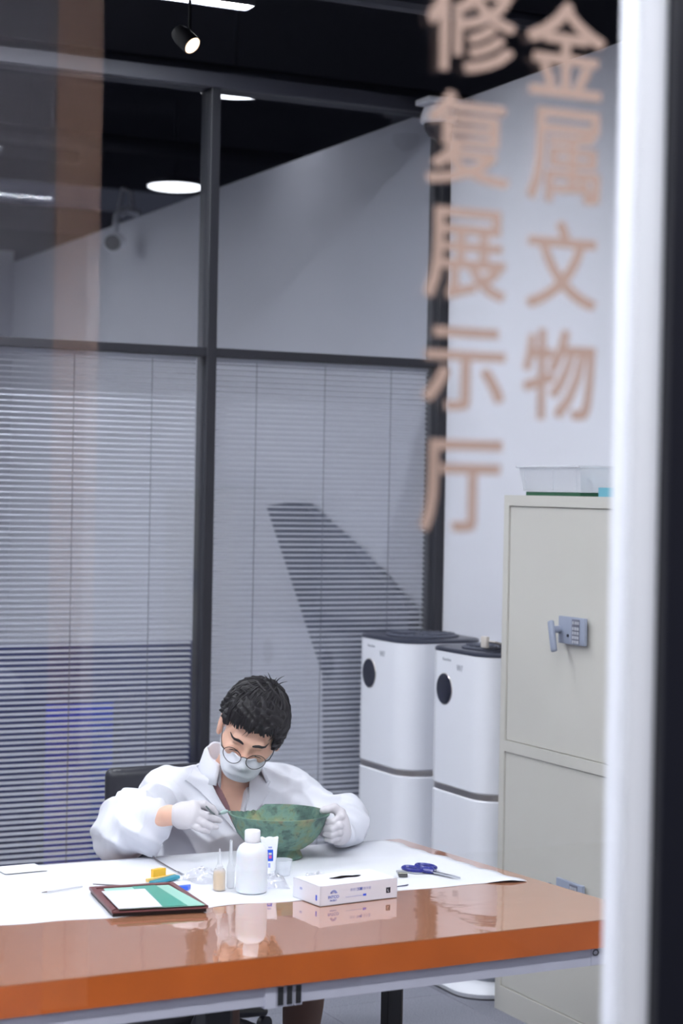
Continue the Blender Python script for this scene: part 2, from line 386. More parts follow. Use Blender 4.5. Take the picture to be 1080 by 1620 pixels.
# ================================================================== FURNITURE
# ---- metal cabinet
cab_m = mat('cabinet_enamel', (203, 201, 193), .45, bump=(150, .03))
cab_d = mat('cabinet_gap', (40, 40, 40), .9)
cab = thing('metal_cabinet', 'tall pale grey steel cabinet with keypad locks', 'cabinet', (3.378, 5.63, 0))
# local: front plane x=0, width along -y
CW, CD, CH = .92, .40, 1.797
body = MB()
body.box(.02, CD, -CW, 0, 0, CH)
obj('body', body, cab_m, cab)
fr = MB()
fr.box(0, .02, -.032, 0, 0, CH); fr.box(0, .02, -CW, -CW+.032, 0, CH)
fr.box(0, .02, -CW+.032, -.032, CH-.037, CH); fr.box(0, .02, -CW+.032, -.032, .905, .943); fr.box(0, .02, -CW+.032, -.032, 0, .085)
obj('front_frame', fr, cab_m, cab)
def lock(parent, y, z):
    lk = obj('lock', MB().box(-.017, -.004, y-.155, y, z-.09, z, .003), mat('lock_grey_blue', (150, 158, 176), .4), parent)
    kp = MB().box(-.0185, -.0165, y-.128, y-.083, z-.083, z-.006)
    obj('keypad', kp, mat('keypad_dark', (112, 114, 128), .5), lk)
    ks = MB()
    for i in range(3):
        for j in range(5):
            ky = y-.090-.0135*i; kz = z-.013-.0145*j-(.004 if j else 0)
            ks.box(-.021, -.018, ky-.0095, ky, kz-.0095, kz)
    obj('keys', ks, mat('key_silver', (196, 198, 206), .3, .3), lk)
    obj('keyhole', MB().lathe([(.005, 0), (.005, .003)], 14).xf(Matrix.Translation((-.017, y-.06, z-.062)) @ Matrix.Rotation(R(-90), 4, 'Y')), black_paint, lk)
    obj('spindle', MB().lathe([(.012, 0), (.012, .03)], 16).xf(Matrix.Translation((-.015, y-.012, z-.045)) @ Matrix.Rotation(R(-90), 4, 'Y')), MATS['lock_grey_blue'], lk)
    hd = MB().box(-.008, .008, -.013, .013, -.085, .02, .007, 3)
    hd.xf(Matrix.Translation((-.048, y-.006, z-.035)) @ Matrix.Rotation(R(-14), 4, 'X'))
    obj('handle', hd, MATS['lock_grey_blue'], lk)
for z0, z1 in ((.945, CH-.039), (.087, .903)):
    for y0, y1 in ((-CW+.034, -.034),):
        d = obj('door', MB().box(.006, .019, y0, y1, z0, z1, .002, 1), cab_m, cab)
        if y1 > -.1 and z0 > .5: lock(d, -.39+.001, 1.402)
        elif y1 > -.1: lock(d, -.405, .538)
# ---- things on the cabinet
tb = thing('plastic_tray', 'translucent white plastic tray on top of the metal cabinet', 'tray', (3.55, 5.385, 1.812), R(0))
clear_w = glass_mat('translucent_plastic', (.95, .96, .97), .05, .15, .55, (.88, .89, .92))
def open_box(hx, hy, h, t, flare=.012):
    o = MB(); v = []
    ring = lambda a, b, z: [(-a, -b, z), (a, -b, z), (a, b, z), (-a, b, z)]
    v = ring(hx, hy, 0)+ring(hx+flare, hy+flare, h)+ring(hx+flare-t, hy+flare-t, h)+ring(hx-t, hy-t, t)
    f = [(3, 2, 1, 0), (12, 13, 14, 15)]
    for a, b in ((0, 4), (4, 8), (8, 12)):
        f += [(a+i, a+(i+1) % 4, b+(i+1) % 4, b+i) for i in range(4)]
    return o.add(v, f)
obj('body', open_box(.135, .180, .082, .003), clear_w, tb)
rim = MB()
for (a, b, c, d) in ((-.156, .156, -.201, -.188), (-.156, .156, .188, .201), (-.156, -.143, -.188, .188), (.143, .156, -.188, .188)): rim.box(a, b, c, d, .080, .087, .002, 1)
obj('rim', rim, clear_w, tb)
rb = MB()
for k in (0, 3, 7): rb.box(-.146, -.142, -.16+k*.045, -.156+k*.045, .005, .079)
obj('ribs', rb, clear_w, tb)
sheet = obj('folded_sheet', MB().box(-.05, .05, -.10, .02, .083, .0845).xf(Matrix.Rotation(R(9), 4, 'X')), mat('paper_white', (236, 238, 242), .7), tb)
gw = obj('green_wedge', MB().prism([(-.01, -.17), (.13, -.17), (.13, .17), (-.01, .17)], 0, .013), mat('deep_green', (20, 84, 52), .5), loc=(3.43, 5.385, CH))
tag(gw, 'flat dark green pad under the plastic tray on the cabinet', 'pad')
gw.scale = (1, 1, 1)
tl = obj('teal_box', MB().prism([(-.06, -.05), (.06, -.05), (.06, .05), (-.06, .038)], 0, .03), mat('teal_card', (104, 172, 190), .6), loc=(3.50, 5.10, CH))
tag(tl, 'small teal box at the tray end on the cabinet', 'box')

# ---- air purifiers
pur_w = mat('purifier_white', (238, 240, 246), .22, coat=.3)
pur_top = mat('purifier_dark_top', (48, 52, 66), .3)
chrome = mat('chrome', (206, 200, 194), .28, 1.0)
def rrect(hx, hy, r_, n=7):
    P = []
    for (cx, cy, a0) in ((hx-r_, hy-r_, 0), (-hx+r_, hy-r_, 90), (-hx+r_, -hy+r_, 180), (hx-r_, -hy+r_, 270)):
        for k in range(n+1):
            a = R(a0+90*k/n); P.append((cx+r_*math.cos(a), cy+r_*math.sin(a)))
    return P
def loft(mb, rings):
    n = len(rings[0][0]); v = []; f = []
    for P, z in rings: v += [(x, y, z) for x, y in P]
    for j in range(len(rings)-1):
        f += [(j*n+i, j*n+(i+1) % n, (j+1)*n+(i+1) % n, (j+1)*n+i) for i in range(n)]
    f += [tuple(range(n-1, -1, -1)), tuple((len(rings)-1)*n+i for i in range(n))]
    return mb.add(v, f)
def purifier(x, y, label, h=1.225):
    # front faces -x; local origin at floor centre
    p = thing('air_purifier', label, 'air purifier', (x, y, 0), group='tall white air purifiers')
    hx, hy, rr = .185, .225, .10
    Z = h
    obj('base_plate', loft(MB(), [(rrect(hx+.055, hy+.03, rr+.03), .004), (rrect(hx+.06, hy+.035, rr+.03), .02), (rrect(hx+.03, hy+.01, rr+.02), .04), (rrect(hx-.03, hy-.03, rr-.02), .048)]), pur_w, p)
    obj('foot_rim', loft(MB(), [(rrect(hx+.058, hy+.033, rr+.03), .0), (rrect(hx+.058, hy+.033, rr+.03), .004)]), black_paint, p)
    obj('lower_neck', loft(MB(), [(rrect(hx-.03, hy-.03, rr-.03), .046), (rrect(hx-.03, hy-.03, rr-.03), .09)]), mat('neck_grey', (128, 132, 142), .4), p)
    obj('lower_housing', loft(MB(), [(rrect(hx-.012, hy-.012, rr-.012), .088), (rrect(hx, hy, rr), .10), (rrect(hx, hy, rr), .695), (rrect(hx-.006, hy-.006, rr-.006), .700)]), pur_w, p)
    obj('chrome_band', loft(MB(), [(rrect(hx-.01, hy-.01, rr-.01), .699), (rrect(hx-.004, hy-.004, rr-.004), .702), (rrect(hx-.004, hy-.004, rr-.004), .720), (rrect(hx-.01, hy-.01, rr-.01), .724)]), chrome, p)
    obj('upper_housing', loft(MB(), [(rrect(hx-.006, hy-.006, rr-.006), .722), (rrect(hx, hy, rr), .728), (rrect(hx, hy, rr), Z-.012), (rrect(hx-.004, hy-.004, rr-.004), Z-.008)]), pur_w, p)
    tp = obj('top_panel', loft(MB(), [(rrect(hx+.001, hy+.001, rr), Z-.010), (rrect(hx+.001, hy+.001, rr), Z-.002), (rrect(hx-.006, hy-.006, rr-.006), Z+.003)]), pur_top, p)
    g = MB()
    g.lathe([(.145, .0), (.147, .006), (.135, .012), (.12, .010), (.03, .012), (0, .012)], 40, (.01, 0, Z+.002))
    obj('outlet_grille', g, mat('grille_grey', (78, 82, 96), .45), tp)
    hb = MB()
    for k in range(22):
        a = 2*math.pi*k/22
        hb.tube([(.01+.04*math.cos(a), .04*math.sin(a), Z+.015), (.01+.13*math.cos(a+.25), .13*math.sin(a+.25), Z+.015)], .003, 5)
    obj('grille_vanes', hb, MATS['grille_grey'], tp)
    e = MB().lathe([(.056, .0), (.056, .002), (.050, .003), (0, .003)], 32).xf(Matrix.Translation((-hx-.0005, .075, 1.077)) @ Matrix.Rotation(R(-90), 4, 'Y'))
    d = obj('display', e, mat('display_black', (30, 34, 48), .12), p)
    ring = MB().tube([(0, .057*math.cos(a), .057*math.sin(a)) for a in np.linspace(0, 2*math.pi, 33)[:-1]], .0018, 6, True).xf(Matrix.Translation((-hx-.001, .075, 1.077)))
    obj('display_ring', ring, chrome, d)
    me = text_mesh('W/', .034, .0001, .0003)
    me.transform(Matrix.Rotation(R(-90), 4, 'Z'))
    obj('printed_mark', me, mat('print_grey', (120, 124, 136), .6), p, (-hx-.0006, -.035, 1.163), smooth=None)
    tiny = MB()
    for k, h_ in enumerate((.011, .006, .008, .006, .010, .006, .007)): tiny.box(-hx-.0008, -hx, .09-.009*k-.005, .09-.009*k, 1.182, 1.182+h_)
    obj('printed_mark', tiny, MATS['print_grey'], p)
    return p
purifier(3.565, 6.575, 'white air purifier next to the glass partition, its top fully visible')
purifier(3.565, 5.96, 'white air purifier partly hidden behind the metal cabinet')
# paper clip-like beige tag lying on the nearer purifier
tg = thing('paper_label', 'beige paper label lying on the nearer air purifier', 'label', (3.50, 5.87, 1.242))
obj('sheet', MB().box(-.05, .05, -.07, .04, .012, .016).xf(Matrix.Rotation(R(14), 4, 'Y')), mat('beige_paper', (206, 198, 190), .8), tg)
obj('holder', MB().box(-.055, -.04, -.02, .02, -.001, .04, .003), MATS['beige_paper'], tg)

# ---- work table
TBL = thing('work_table', 'long brown work table with glossy clear cover and orange-brown edge', 'table', (2.2, 4.4, 0))
o_ = np.array([2.2, 4.4])
FL, FR, BR, BL = np.array([.3, 3.795])-o_, np.array([2.778, 3.872])-o_, np.array([2.655, 5.0])-o_, np.array([.3, 5.0])-o_
def quad(ins=0.0):
    c = (FL+FR+BR+BL)/4
    q = []
    for p in (FL, FR, BR, BL):
        d = np.sign(p-c); q.append(tuple(p-d*ins))
    return q
def table_mat():
    M = bpy.data.materials.new('table_laminate'); M.use_nodes = True; nt = M.node_tree; b = nt.nodes['Principled BSDF']
    tc = nt.nodes.new('ShaderNodeTexCoord'); mp = nt.nodes.new('ShaderNodeMapping'); mp.inputs['Scale'].default_value = (1.2, 9, 9)
    n = nt.nodes.new('ShaderNodeTexNoise'); n.inputs['Scale'].default_value = 6; n.inputs['Detail'].default_value = 6
    cr_ = nt.nodes.new('ShaderNodeValToRGB')
    cr_.color_ramp.elements[0].color = (*srgb(150, 84, 44), 1); cr_.color_ramp.elements[1].color = (*srgb(182, 112, 66), 1)
    nt.links.new(tc.outputs['Object'], mp.inputs[0]); nt.links.new(mp.outputs[0], n.inputs[0]); nt.links.new(n.outputs[0], cr_.inputs[0]); nt.links.new(cr_.outputs[0], b.inputs['Base Color'])
    b.inputs['Roughness'].default_value = .45
    return M
def cover_mat():
    M = bpy.data.materials.new('clear_table_cover'); M.use_nodes = True; nt = M.node_tree; b = nt.nodes['Principled BSDF']
    b.inputs['Base Color'].default_value = (*srgb(166, 106, 72), 1); b.inputs['Roughness'].default_value = .06; b.inputs['IOR'].default_value = 1.5
    b.inputs['Coat Weight'].default_value = .9; b.inputs['Coat Roughness'].default_value = .03
    tc = nt.nodes.new('ShaderNodeTexCoord')
    n0 = nt.nodes.new('ShaderNodeTexNoise'); n0.inputs['Scale'].default_value = 9; n0.inputs['Detail'].default_value = 5
    mp = nt.nodes.new('ShaderNodeMapping'); mp.inputs['Scale'].default_value = (1, 6, 1)
    nt.links.new(tc.outputs['Object'], mp.inputs[0]); nt.links.new(mp.outputs[0], n0.inputs[0])
    cr_ = nt.nodes.new('ShaderNodeValToRGB')
    cr_.color_ramp.elements[0].color = (*srgb(156, 104, 76), 1); cr_.color_ramp.elements[1].color = (*srgb(176, 124, 96), 1)
    nt.links.new(n0.outputs[0], cr_.inputs[0]); nt.links.new(cr_.outputs[0], b.inputs['Base Color'])
    n = nt.nodes.new('ShaderNodeTexNoise'); n.inputs['Scale'].default_value = 5.5; n.inputs['Detail'].default_value = 2; n.inputs['Distortion'].default_value = 1.2
    nt.links.new(tc.outputs['Object'], n.inputs[0])
    bp = nt.nodes.new('ShaderNodeBump'); bp.inputs['Strength'].default_value = .16; bp.inputs['Distance'].default_value = .004
    nt.links.new(n.outputs[0], bp.inputs['Height']); nt.links.new(bp.outputs[0], b.inputs['Normal']); nt.links.new(bp.outputs[0], b.inputs['Coat Normal'])
    return M
obj('tabletop', MB().prism(quad(), .680, .7475), table_mat(), TBL)
obj('clear_cover', MB().prism(quad(-.001), .7476, .7500), cover_mat(), TBL)
edge_m = mat('orange_brown_edge', (186, 92, 32), .4, var=(7, .10))
d_ = (FR-FL)/np.linalg.norm(FR-FL); nrm = np.array([d_[1], -d_[0]])
def strip_q(a, b, off0, off1): return [tuple(a+nrm*off0), tuple(b+nrm*off0), tuple(b+nrm*off1), tuple(a+nrm*off1)]
obj('front_edge_band', MB().prism(strip_q(FL, FR, .002, .0), .680, .7472), edge_m, TBL)
rail_m = mat('rail_aluminium', (188, 188, 200), .45, .1)
prof_d = mat('profile_dark', (30, 30, 32), .5)
def pt(x, off):  # point on a line parallel to the front edge, off inward
    t_ = (x-2.2-FL[0])/(FR[0]-FL[0]); return FL+(FR-FL)*t_-nrm*off
a1, b1 = pt(.34, .008), pt(1.705, .008)
obj('frame_rail', MB().prism([tuple(a1), tuple(b1), tuple(b1-nrm*.04), tuple(a1-nrm*.04)], .636, .680), rail_m, TBL)
a1, b1 = pt(1.80, .008), pt(2.72, .008)
obj('frame_rail', MB().prism([tuple(a1), tuple(b1), tuple(b1-nrm*.04), tuple(a1-nrm*.04)], .636, .680), rail_m, TBL)
br = obj('end_bracket', MB().prism([tuple(pt(2.60, .006)), tuple(pt(2.715, .006)), tuple(pt(2.715, .01)), tuple(pt(2.60, .01))], .637, .680), rail_m, TBL)
for zz in (.648, .671):
    c_ = pt(2.655, .006); obj('bolt', MB().lathe([(.006, 0), (.006, .004), (0, .005)], 12).xf(Matrix.Translation((c_[0], c_[1], zz)) @ Matrix.Rotation(R(90), 4, 'X')), prof_d, br)
c_ = pt(2.612, .0055); obj('hook_ring', MB().tube([(c_[0]+.008*math.cos(a), c_[1], .668+.007*math.sin(a)) for a in np.linspace(0, 6.28, 15)[:-1]], .0016, 6, True), prof_d, br)
# profile joint
jx0, jx1 = 1.705, 1.80
jb = MB()
for (xa, xb) in ((1.705, 1.733),):
    q = [tuple(pt(xa, .004)), tuple(pt(xb, .004)), tuple(pt(xb, .07)), tuple(pt(xa, .07))]; jb.prism(q, .630, .680)
J = obj('profile_joint', jb, rail_m, TBL)
for k in range(3):
    xa = 1.735+k*.0225
    q = [tuple(pt(xa, .006)), tuple(pt(xa+.020, .006)), tuple(pt(xa+.020, .9)), tuple(pt(xa, .9))]
    obj('cross_profile', MB().prism(q, .630, .680), rail_m, J)
    q = [tuple(pt(xa+.003, .0045)), tuple(pt(xa+.017, .0045)), tuple(pt(xa+.017, .007)), tuple(pt(xa+.003, .007))]
    obj('profile_slot', MB().prism(q, .634, .676), prof_d, J)
for (x, y, wd) in ((1.695, 4.12, .033), (2.60, 4.93, .024), (2.752, 3.915, .024), (.36, 3.9, .024), (.36, 4.93, .024)):
    lx, ly = x-2.2, y-4.4
    lg = obj('leg', MB().box(lx-wd, lx+wd, ly-wd, ly+wd, .006, .68, .003, 1), mat('leg_dark', (36, 36, 38), .45), TBL)
    obj('edge_strip', MB().box(lx+wd-.004, lx+wd+.002, ly-wd-.001, ly-wd*.2, .01, .676), mat('leg_grey', (92, 88, 84), .5), lg)
    obj('foot', MB().lathe([(.02, 0), (.02, .006)], 14, (lx, ly, 0)), prof_d, lg)

# ---- white work sheet
def sheet_mesh():
    nx, ny = 90, 34
    v = []; f = []
    for j in range(ny+1):
        t_ = j/ny
        for i in range(nx+1):
            s = i/nx
            yf = 4.335+.010*math.sin(s*23)+.006*math.sin(s*61+1); yb = 4.998
            xr = 2.688-.085*t_+.006*math.sin(t_*37); xl = .45
            x = xl+(xr-xl)*s; y = yf+(yb-yf)*t_
            if s > .985: y -= 0
            z = .7510+.0005*(math.sin(x*31+y*9)+math.sin(y*43-x*13))*.5
            z += .010*max(0, (s-.965)/.035)**2*(math.sin(t_*9)**2*.3) + .007*max(0, 1-abs(s-.975)/.03)*max(0, 1-t_*3.2)
            if s > .99 and t_ < .25: z = .7525
            v.append((x-1.6, y-4.66, z-.75))
    for j in range(ny):
        for i in range(nx):
            a = j*(nx+1)+i; f.append((a, a+1, a+nx+2, a+nx+1))
    return MB().add(v, f)
ws = obj('work_sheet', sheet_mesh(), mat('white_sheet', (214, 216, 222), .75, bump=(14, .12)), loc=(1.6, 4.66, .75), smooth=180)
sol = ws.modifiers.new('thickness', 'SOLIDIFY'); sol.thickness = .0006; sol.offset = 1
tag(ws, 'white paper sheet spread along the back half of the work table', 'sheet')
st = obj('paper_slip', MB().box(-.06, .06, -.05, .05, 0, .0006), mat('paper_white', (236, 238, 242), .7), loc=(1.46, 4.95, .7545), rotz=R(4)); tag(st, 'white paper slip at the back table edge on the left', 'paper')
# ================================================================== THINGS ON THE TABLE
TZ = .7525
# ---- bronze bowl
def bronze():
    M = bpy.data.materials.new('green_bronze_patina'); M.use_nodes = True; nt = M.node_tree; b = nt.nodes['Principled BSDF']
    tc = nt.nodes.new('ShaderNodeTexCoord')
    def noise(s, d=6):
        n = nt.nodes.new('ShaderNodeTexNoise'); n.inputs['Scale'].default_value = s; n.inputs['Detail'].default_value = d; n.inputs['Roughness'].default_value = .62
        nt.links.new(tc.outputs['Object'], n.inputs[0]); return n
    n1 = noise(13); cr_ = nt.nodes.new('ShaderNodeValToRGB'); E = cr_.color_ramp.elements
    E[0].position = .34; E[0].color = (*srgb(52, 78, 74), 1); E[1].position = .68; E[1].color = (*srgb(142, 148, 108), 1)
    for p, c in ((.44, (78, 108, 97)), (.52, (104, 140, 124)), (.59, (110, 132, 100))):
        e = cr_.color_ramp.elements.new(p); e.color = (*srgb(*c), 1)
    nt.links.new(n1.outputs[0], cr_.inputs[0])
    n2 = noise(26); c2 = nt.nodes.new('ShaderNodeValToRGB'); c2.color_ramp.elements[0].position = .58; c2.color_ramp.elements[1].position = .70
    nt.links.new(n2.outputs[0], c2.inputs[0])
    mx = nt.nodes.new('ShaderNodeMixRGB'); mx.inputs[2].default_value = (*srgb(134, 106, 92), 1)
    mu = nt.nodes.new('ShaderNodeMath'); mu.operation = 'MULTIPLY'; mu.inputs[1].default_value = .55; nt.links.new(c2.outputs[0], mu.inputs[0])
    nt.links.new(mu.outputs[0], mx.inputs[0]); nt.links.new(cr_.outputs[0], mx.inputs[1])
    n3 = noise(60, 3); c3 = nt.nodes.new('ShaderNodeValToRGB'); c3.color_ramp.elements[0].position = .32; c3.color_ramp.elements[1].position = .45
    c3.color_ramp.elements[0].color = (.35, .35, .35, 1); nt.links.new(n3.outputs[0], c3.inputs[0])
    m3 = nt.nodes.new('ShaderNodeMixRGB'); m3.blend_type = 'MULTIPLY'; m3.inputs[0].default_value = .8
    nt.links.new(mx.outputs[0], m3.inputs[1]); nt.links.new(c3.outputs[0], m3.inputs[2]); nt.links.new(m3.outputs[0], b.inputs['Base Color'])
    b.inputs['Roughness'].default_value = .6
    bp = nt.nodes.new('ShaderNodeBump'); bp.inputs['Strength'].default_value = .5; bp.inputs['Distance'].default_value = .002
    nt.links.new(n2.outputs[0], bp.inputs['Height']); nt.links.new(bp.outputs[0], b.inputs['Normal'])
    return M
BC = (2.191, 4.862)
bowl = thing('bronze_bowl', 'ancient green patinated bronze bowl held on the work table by the man', 'bowl', (BC[0], BC[1], TZ))
bm_ = bronze()
prof = [(.046, .020), (.075, .030), (.100, .048), (.120, .072), (.132, .098), (.137, .116), (.1445, .124), (.1445, .1275), (.139, .1275),
        (.134, .118), (.129, .1), (.117, .075), (.097, .052), (.072, .035), (.04, .026), (0, .024)]
bw = MB().lathe(prof, 96, cap=False)
vv = []
for (x, y, z) in bw.v:
    # angle in a frame whose 0 deg is to the right hand hold, 90 deg away from the window front
    a = math.degrees(math.atan2(x*.438+y*.899, x*.899-y*.438)) % 360
    if z > .105 and 111 < a < 176:
        s = min(1, (a-111)/4)*min(1, (176-a)/38)
        z = z-(.016+.002*math.sin(a*.7))*s*min(1, (z-.105)/.012)
    vv.append((x, y, z))
bw.v = vv
obj('vessel', bw, bm_, bowl, smooth=50)
obj('foot_ring', MB().lathe([(.062, 0), (.068, .001), (.069, .006), (.064, .016), (.060, .026), (.052, .030), (.050, .02), (.054, .0)], 64, cap=False), bm_, bowl)
# ---- white reagent bottle
def on(x, y): return (x, y, TZ)
bt = thing('reagent_bottle', 'milky white plastic bottle with ribbed white cap in front of the bowl', 'bottle', on(1.938, 4.466))
milky = mat('milky_plastic', (228, 232, 238), .35, sub=.3)
obj('body', MB().lathe([(.036, 0), (.040, .003), (.041, .012), (.041, .098), (.0395, .108), (.034, .119), (.025, .126), (.018, .129), (.018, .135)], 40), milky, bt)
cap = MB().lathe([(.0195, .131), (.0205, .133), (.0205, .158), (.0185, .161), (0, .162)], 40)
obj('cap', cap, mat('cap_white', (238, 240, 244), .4), bt)
# ---- glue bottle
gb = thing('glue_bottle', 'small clear bottle of amber glue with tapered nozzle', 'bottle', on(1.866, 4.513))
obj('body', MB().lathe([(.014, 0), (.0165, .002), (.0165, .050), (.013, .056), (.008, .058)], 24), glass_mat('clear_bottle', (.95, .95, .95), .04, .05, .30, (.9, .9, .92)), gb)
obj('glue', MB().lathe([(.013, .002), (.0152, .004), (.0152, .046), (0, .046)], 24), mat('amber_glue', (232, 202, 160), .4), gb)
obj('nozzle', MB().lathe([(.0095, .057), (.0095, .064), (.006, .068), (.0035, .095), (.002, .108)], 20), glass_mat('nozzle_plastic', (.95, .95, .95), .04, .2, .6), gb)
sy = thing('pipette', 'clear plastic pipette standing beside the amber glue bottle', 'pipette', on(1.905, 4.530))
obj('bulb', MB().lathe([(.009, 0), (.0105, .004), (.0105, .055), (.006, .065)], 20), MATS['nozzle_plastic'], sy)
obj('stem', MB().lathe([(.006, .062), (.0045, .085), (.0035, .125)], 16), MATS['nozzle_plastic'], sy)
# ---- ointment tube (stands on its cap)
ot = thing('paste_tube', 'white squeeze tube with blue printed badge between bottle and cup', 'tube', on(2.055, 4.62), R(-14))
mb = MB(); n = 24; v = []; f = []
for j in range(13):
    t_ = j/12; z = .018+.088*t_
    rx = .017*(1-t_)+.0245*t_; ry = .017*(1-t_)+.0014*t_
    for i in range(n):
        a = 2*math.pi*i/n; v.append((rx*math.cos(a), ry*math.sin(a), z+(.004*math.sin(3*a) if j == 12 else 0)))
for j in range(12):
    f += [(j*n+i, j*n+(i+1) % n, (j+1)*n+(i+1) % n, (j+1)*n+i) for i in range(n)]
f += [tuple(range(n-1, -1, -1)), tuple(12*n+i for i in range(n))]
obj('tube_body', mb.add(v, f), mat('tube_white', (232, 234, 240), .35), ot)
obj('cap', MB().lathe([(.014, 0), (.015, .002), (.015, .017), (.012, .02)], 24), MATS['cap_white'], ot)
lb = MB()
def badge(x0, x1, z0, z1, off=.0008):
    q = MB(); N = 6; vs = []; fs = []
    for j in range(5):
        z = z0+(z1-z0)*j/4; t_ = (z-.018)/.088; rx = .017*(1-t_)+.0245*t_; ry = .017*(1-t_)+.0014*t_
        for i in range(N+1):
            x = x0+(x1-x0)*i/N; vs.append((x, -ry*math.sqrt(max(0, 1-(x/rx)**2))-off, z))
    for j in range(4):
        for i in range(N): a = j*(N+1)+i; fs.append((a, a+1, a+N+2, a+N+1))
    return q.add(vs, fs)
obj('badge', badge(-.006, .009, .045, .075), mat('badge_blue', (30, 84, 205), .4), ot)
obj('badge_spot', badge(-.003, .005, .052, .060, .0013), mat('badge_pink', (214, 96, 150), .4), ot)
obj('badge_bar', badge(-.003, .005, .062, .067, .0013), mat('badge_cream', (222, 224, 190), .4), ot)
obj('printed_line', badge(-.005, .001, .028, .040, .0009), mat('print_lilac', (150, 160, 214), .5), ot)
obj('printed_line', badge(-.004, .006, .079, .083, .0009), MATS['print_lilac'], ot)
# ---- measuring cup
cu = thing('plastic_cup', 'small translucent plastic cup in front of the bowl foot', 'cup', on(2.100, 4.632))
obj('wall', MB().lathe([(.021, 0), (.0215, .001), (.0262, .040), (.0275, .0405), (.0275, .042), (.0250, .042), (.0203, .003), (0, .003)], 36), glass_mat('cup_plastic', (.95, .96, .97), .05, .1, .5), cu)
# ---- crumpled clear bags
bagm = glass_mat('clear_bag', (.97, .97, .98), .06, .08, .16, (.92, .93, .96), 3)
def bag(name, label, x, y, sx, sy_, h, seed, rz=0):
    r_ = np.random.default_rng(seed); nx, ny = 22, 18
    amps = [(r_.uniform(-9, 9), r_.uniform(-9, 9), r_.uniform(0, 6.28), r_.uniform(.3, 1)) for _ in range(9)]
    v = []; f = []
    for layer in (0, 1):
        for j in range(ny+1):
            for i in range(nx+1):
                s, t_ = i/nx*2-1, j/ny*2-1
                e = max(0, 1-max(abs(s), abs(t_))**3)
                nz = sum(a*abs(math.sin(p*s+q*t_+c)) for p, q, c, a in amps)/5
                z = .001 if layer == 0 else .0018+h*e*(.25+.75*nz)
                v.append((s*sx*(1+.12*math.sin(3*t_+seed)), t_*sy_*(1+.12*math.sin(4*s+seed)), z))
    for layer in (0, 1):
        o = layer*(nx+1)*(ny+1)
        for j in range(ny):
            for i in range(nx):
                a = o+j*(nx+1)+i; f.append((a, a+1, a+nx+2, a+nx+1))
    o = obj(name, MB().add(v, f), bagm, loc=on(x, y), rotz=rz, smooth=25)
    return tag(o, label, 'plastic bag')
bag('clear_plastic_bag', 'crumpled clear plastic bag between the yellow clip and the glue bottle', 1.870, 4.640, .040, .045, .036, 3, .4)
bag('clear_plastic_bag', 'crumpled clear plastic bag between the white bottle and the glove box', 2.022, 4.515, .036, .045, .036, 5, -.3)
bag('clear_plastic_bag', 'clear plastic bag lying on the far corner of the glove box', 2.128, 4.475, .038, .034, .034, 9, .2)
# ---- box of gloves
gx = thing('glove_box', 'white cardboard glove box with blue print and torn top opening', 'box', (2.140, 4.325, TZ-.001), R(6.5))
hw, hd, hh = .1175, .066, .050
cardm = mat('white_card', (226, 226, 234), .5)
gbm = MB()
gbm.box(-hw, hw, -hd, -hd+.0015, 0, hh); gbm.box(-hw, hw, hd-.0015, hd, 0, hh); gbm.box(-hw, -hw+.0015, -hd, hd, 0, hh); gbm.box(hw-.0015, hw, -hd, hd, 0, hh); gbm.box(-hw, hw, -hd, hd, 0, .0015)
obj('carton', gbm, cardm, gx)
# top with oval slot
N = 40; vs = []; fs = []
for i in range(N):
    a = 2*math.pi*i/N; cx_, sy2 = math.cos(a), math.sin(a)
    vs.append((.005+.048*cx_, .008+.014*sy2*(1+.25*math.sin(5*a)), hh))
for i in range(N):
    a = 2*math.pi*i/N; c, s = math.cos(a), math.sin(a); k = min(hw/max(abs(c), 1e-6), hd/max(abs(s), 1e-6)); vs.append((k*c, k*s, hh))
for i in range(N): fs.append((i, (i+1) % N, N+(i+1) % N, N+i))
# exact corners
topm = MB().add(vs, fs)
for sx in (-1, 1):
    for sy2 in (-1, 1):
        best = min(range(N, 2*N), key=lambda q: (topm.v[q][0]-sx*hw)**2+(topm.v[q][1]-sy2*hd)**2); topm.v[best] = (sx*hw, sy2*hd, hh)
obj('top_panel', topm, cardm, gx)
obj('glove_wad', MB().lathe([(.06, 0), (.055, .008), (.03, .012), (0, .013)], 24, (.005, .008, .025), sy=.5), mat('glove_inside', (120, 84, 54), .8), gx)
blue_p = mat('print_blue', (72, 100, 196), .5); pale_p = mat('print_pale', (168, 172, 214), .5)
def label_front(txt, size, x, z, m_, weight=.0):
    obj('printed_text', text_mesh(txt, size, weight, .0001), m_, gx, (x, -hd-.0003, z), smooth=None)
label_front('INTCO', .0105, -.077, .0205, blue_p, .0002)
label_front('英科医疗', .0052, -.078, .0115, blue_p)
label_front('医用丁腈检查手套', .0080, .005, .0335, pale_p)
label_front('丁腈', .0086, .0012, .0335, blue_p, .0002)
tiny = MB()
for k in range(24): tiny.box(-.040+.0021*k, -.0388+.0021*k, -hd-.0004, -hd, .0150, .0168+(.0012 if k % 3 == 0 else 0))
obj('printed_line', tiny, pale_p, gx)
obj('printed_patch', MB().box(.012, .022, -hd-.0004, -hd, .014, .0195), mat('print_cobalt', (58, 92, 220), .5), gx)
bl = obj('size_patch', MB().box(.083, .0965, -hd-.0004, -hd, .014, .0285), mat('print_black', (40, 40, 52), .5), gx)
obj('printed_text', text_mesh('L', .010, 0, .0001), cardm, gx, (.0898, -hd-.0007, .0212), smooth=None)
sb = MB()
for k in range(9):
    a = R(20+17.5*k); sb.tube([(-.077+.0045*math.cos(a), -hd-.0004, .0275+.0045*math.sin(a)), (-.077+.0105*math.cos(a), -hd-.0004, .0275+.0105*math.sin(a))], [.0003, .0009], 5)
obj('sunburst_logo', sb, blue_p, gx)
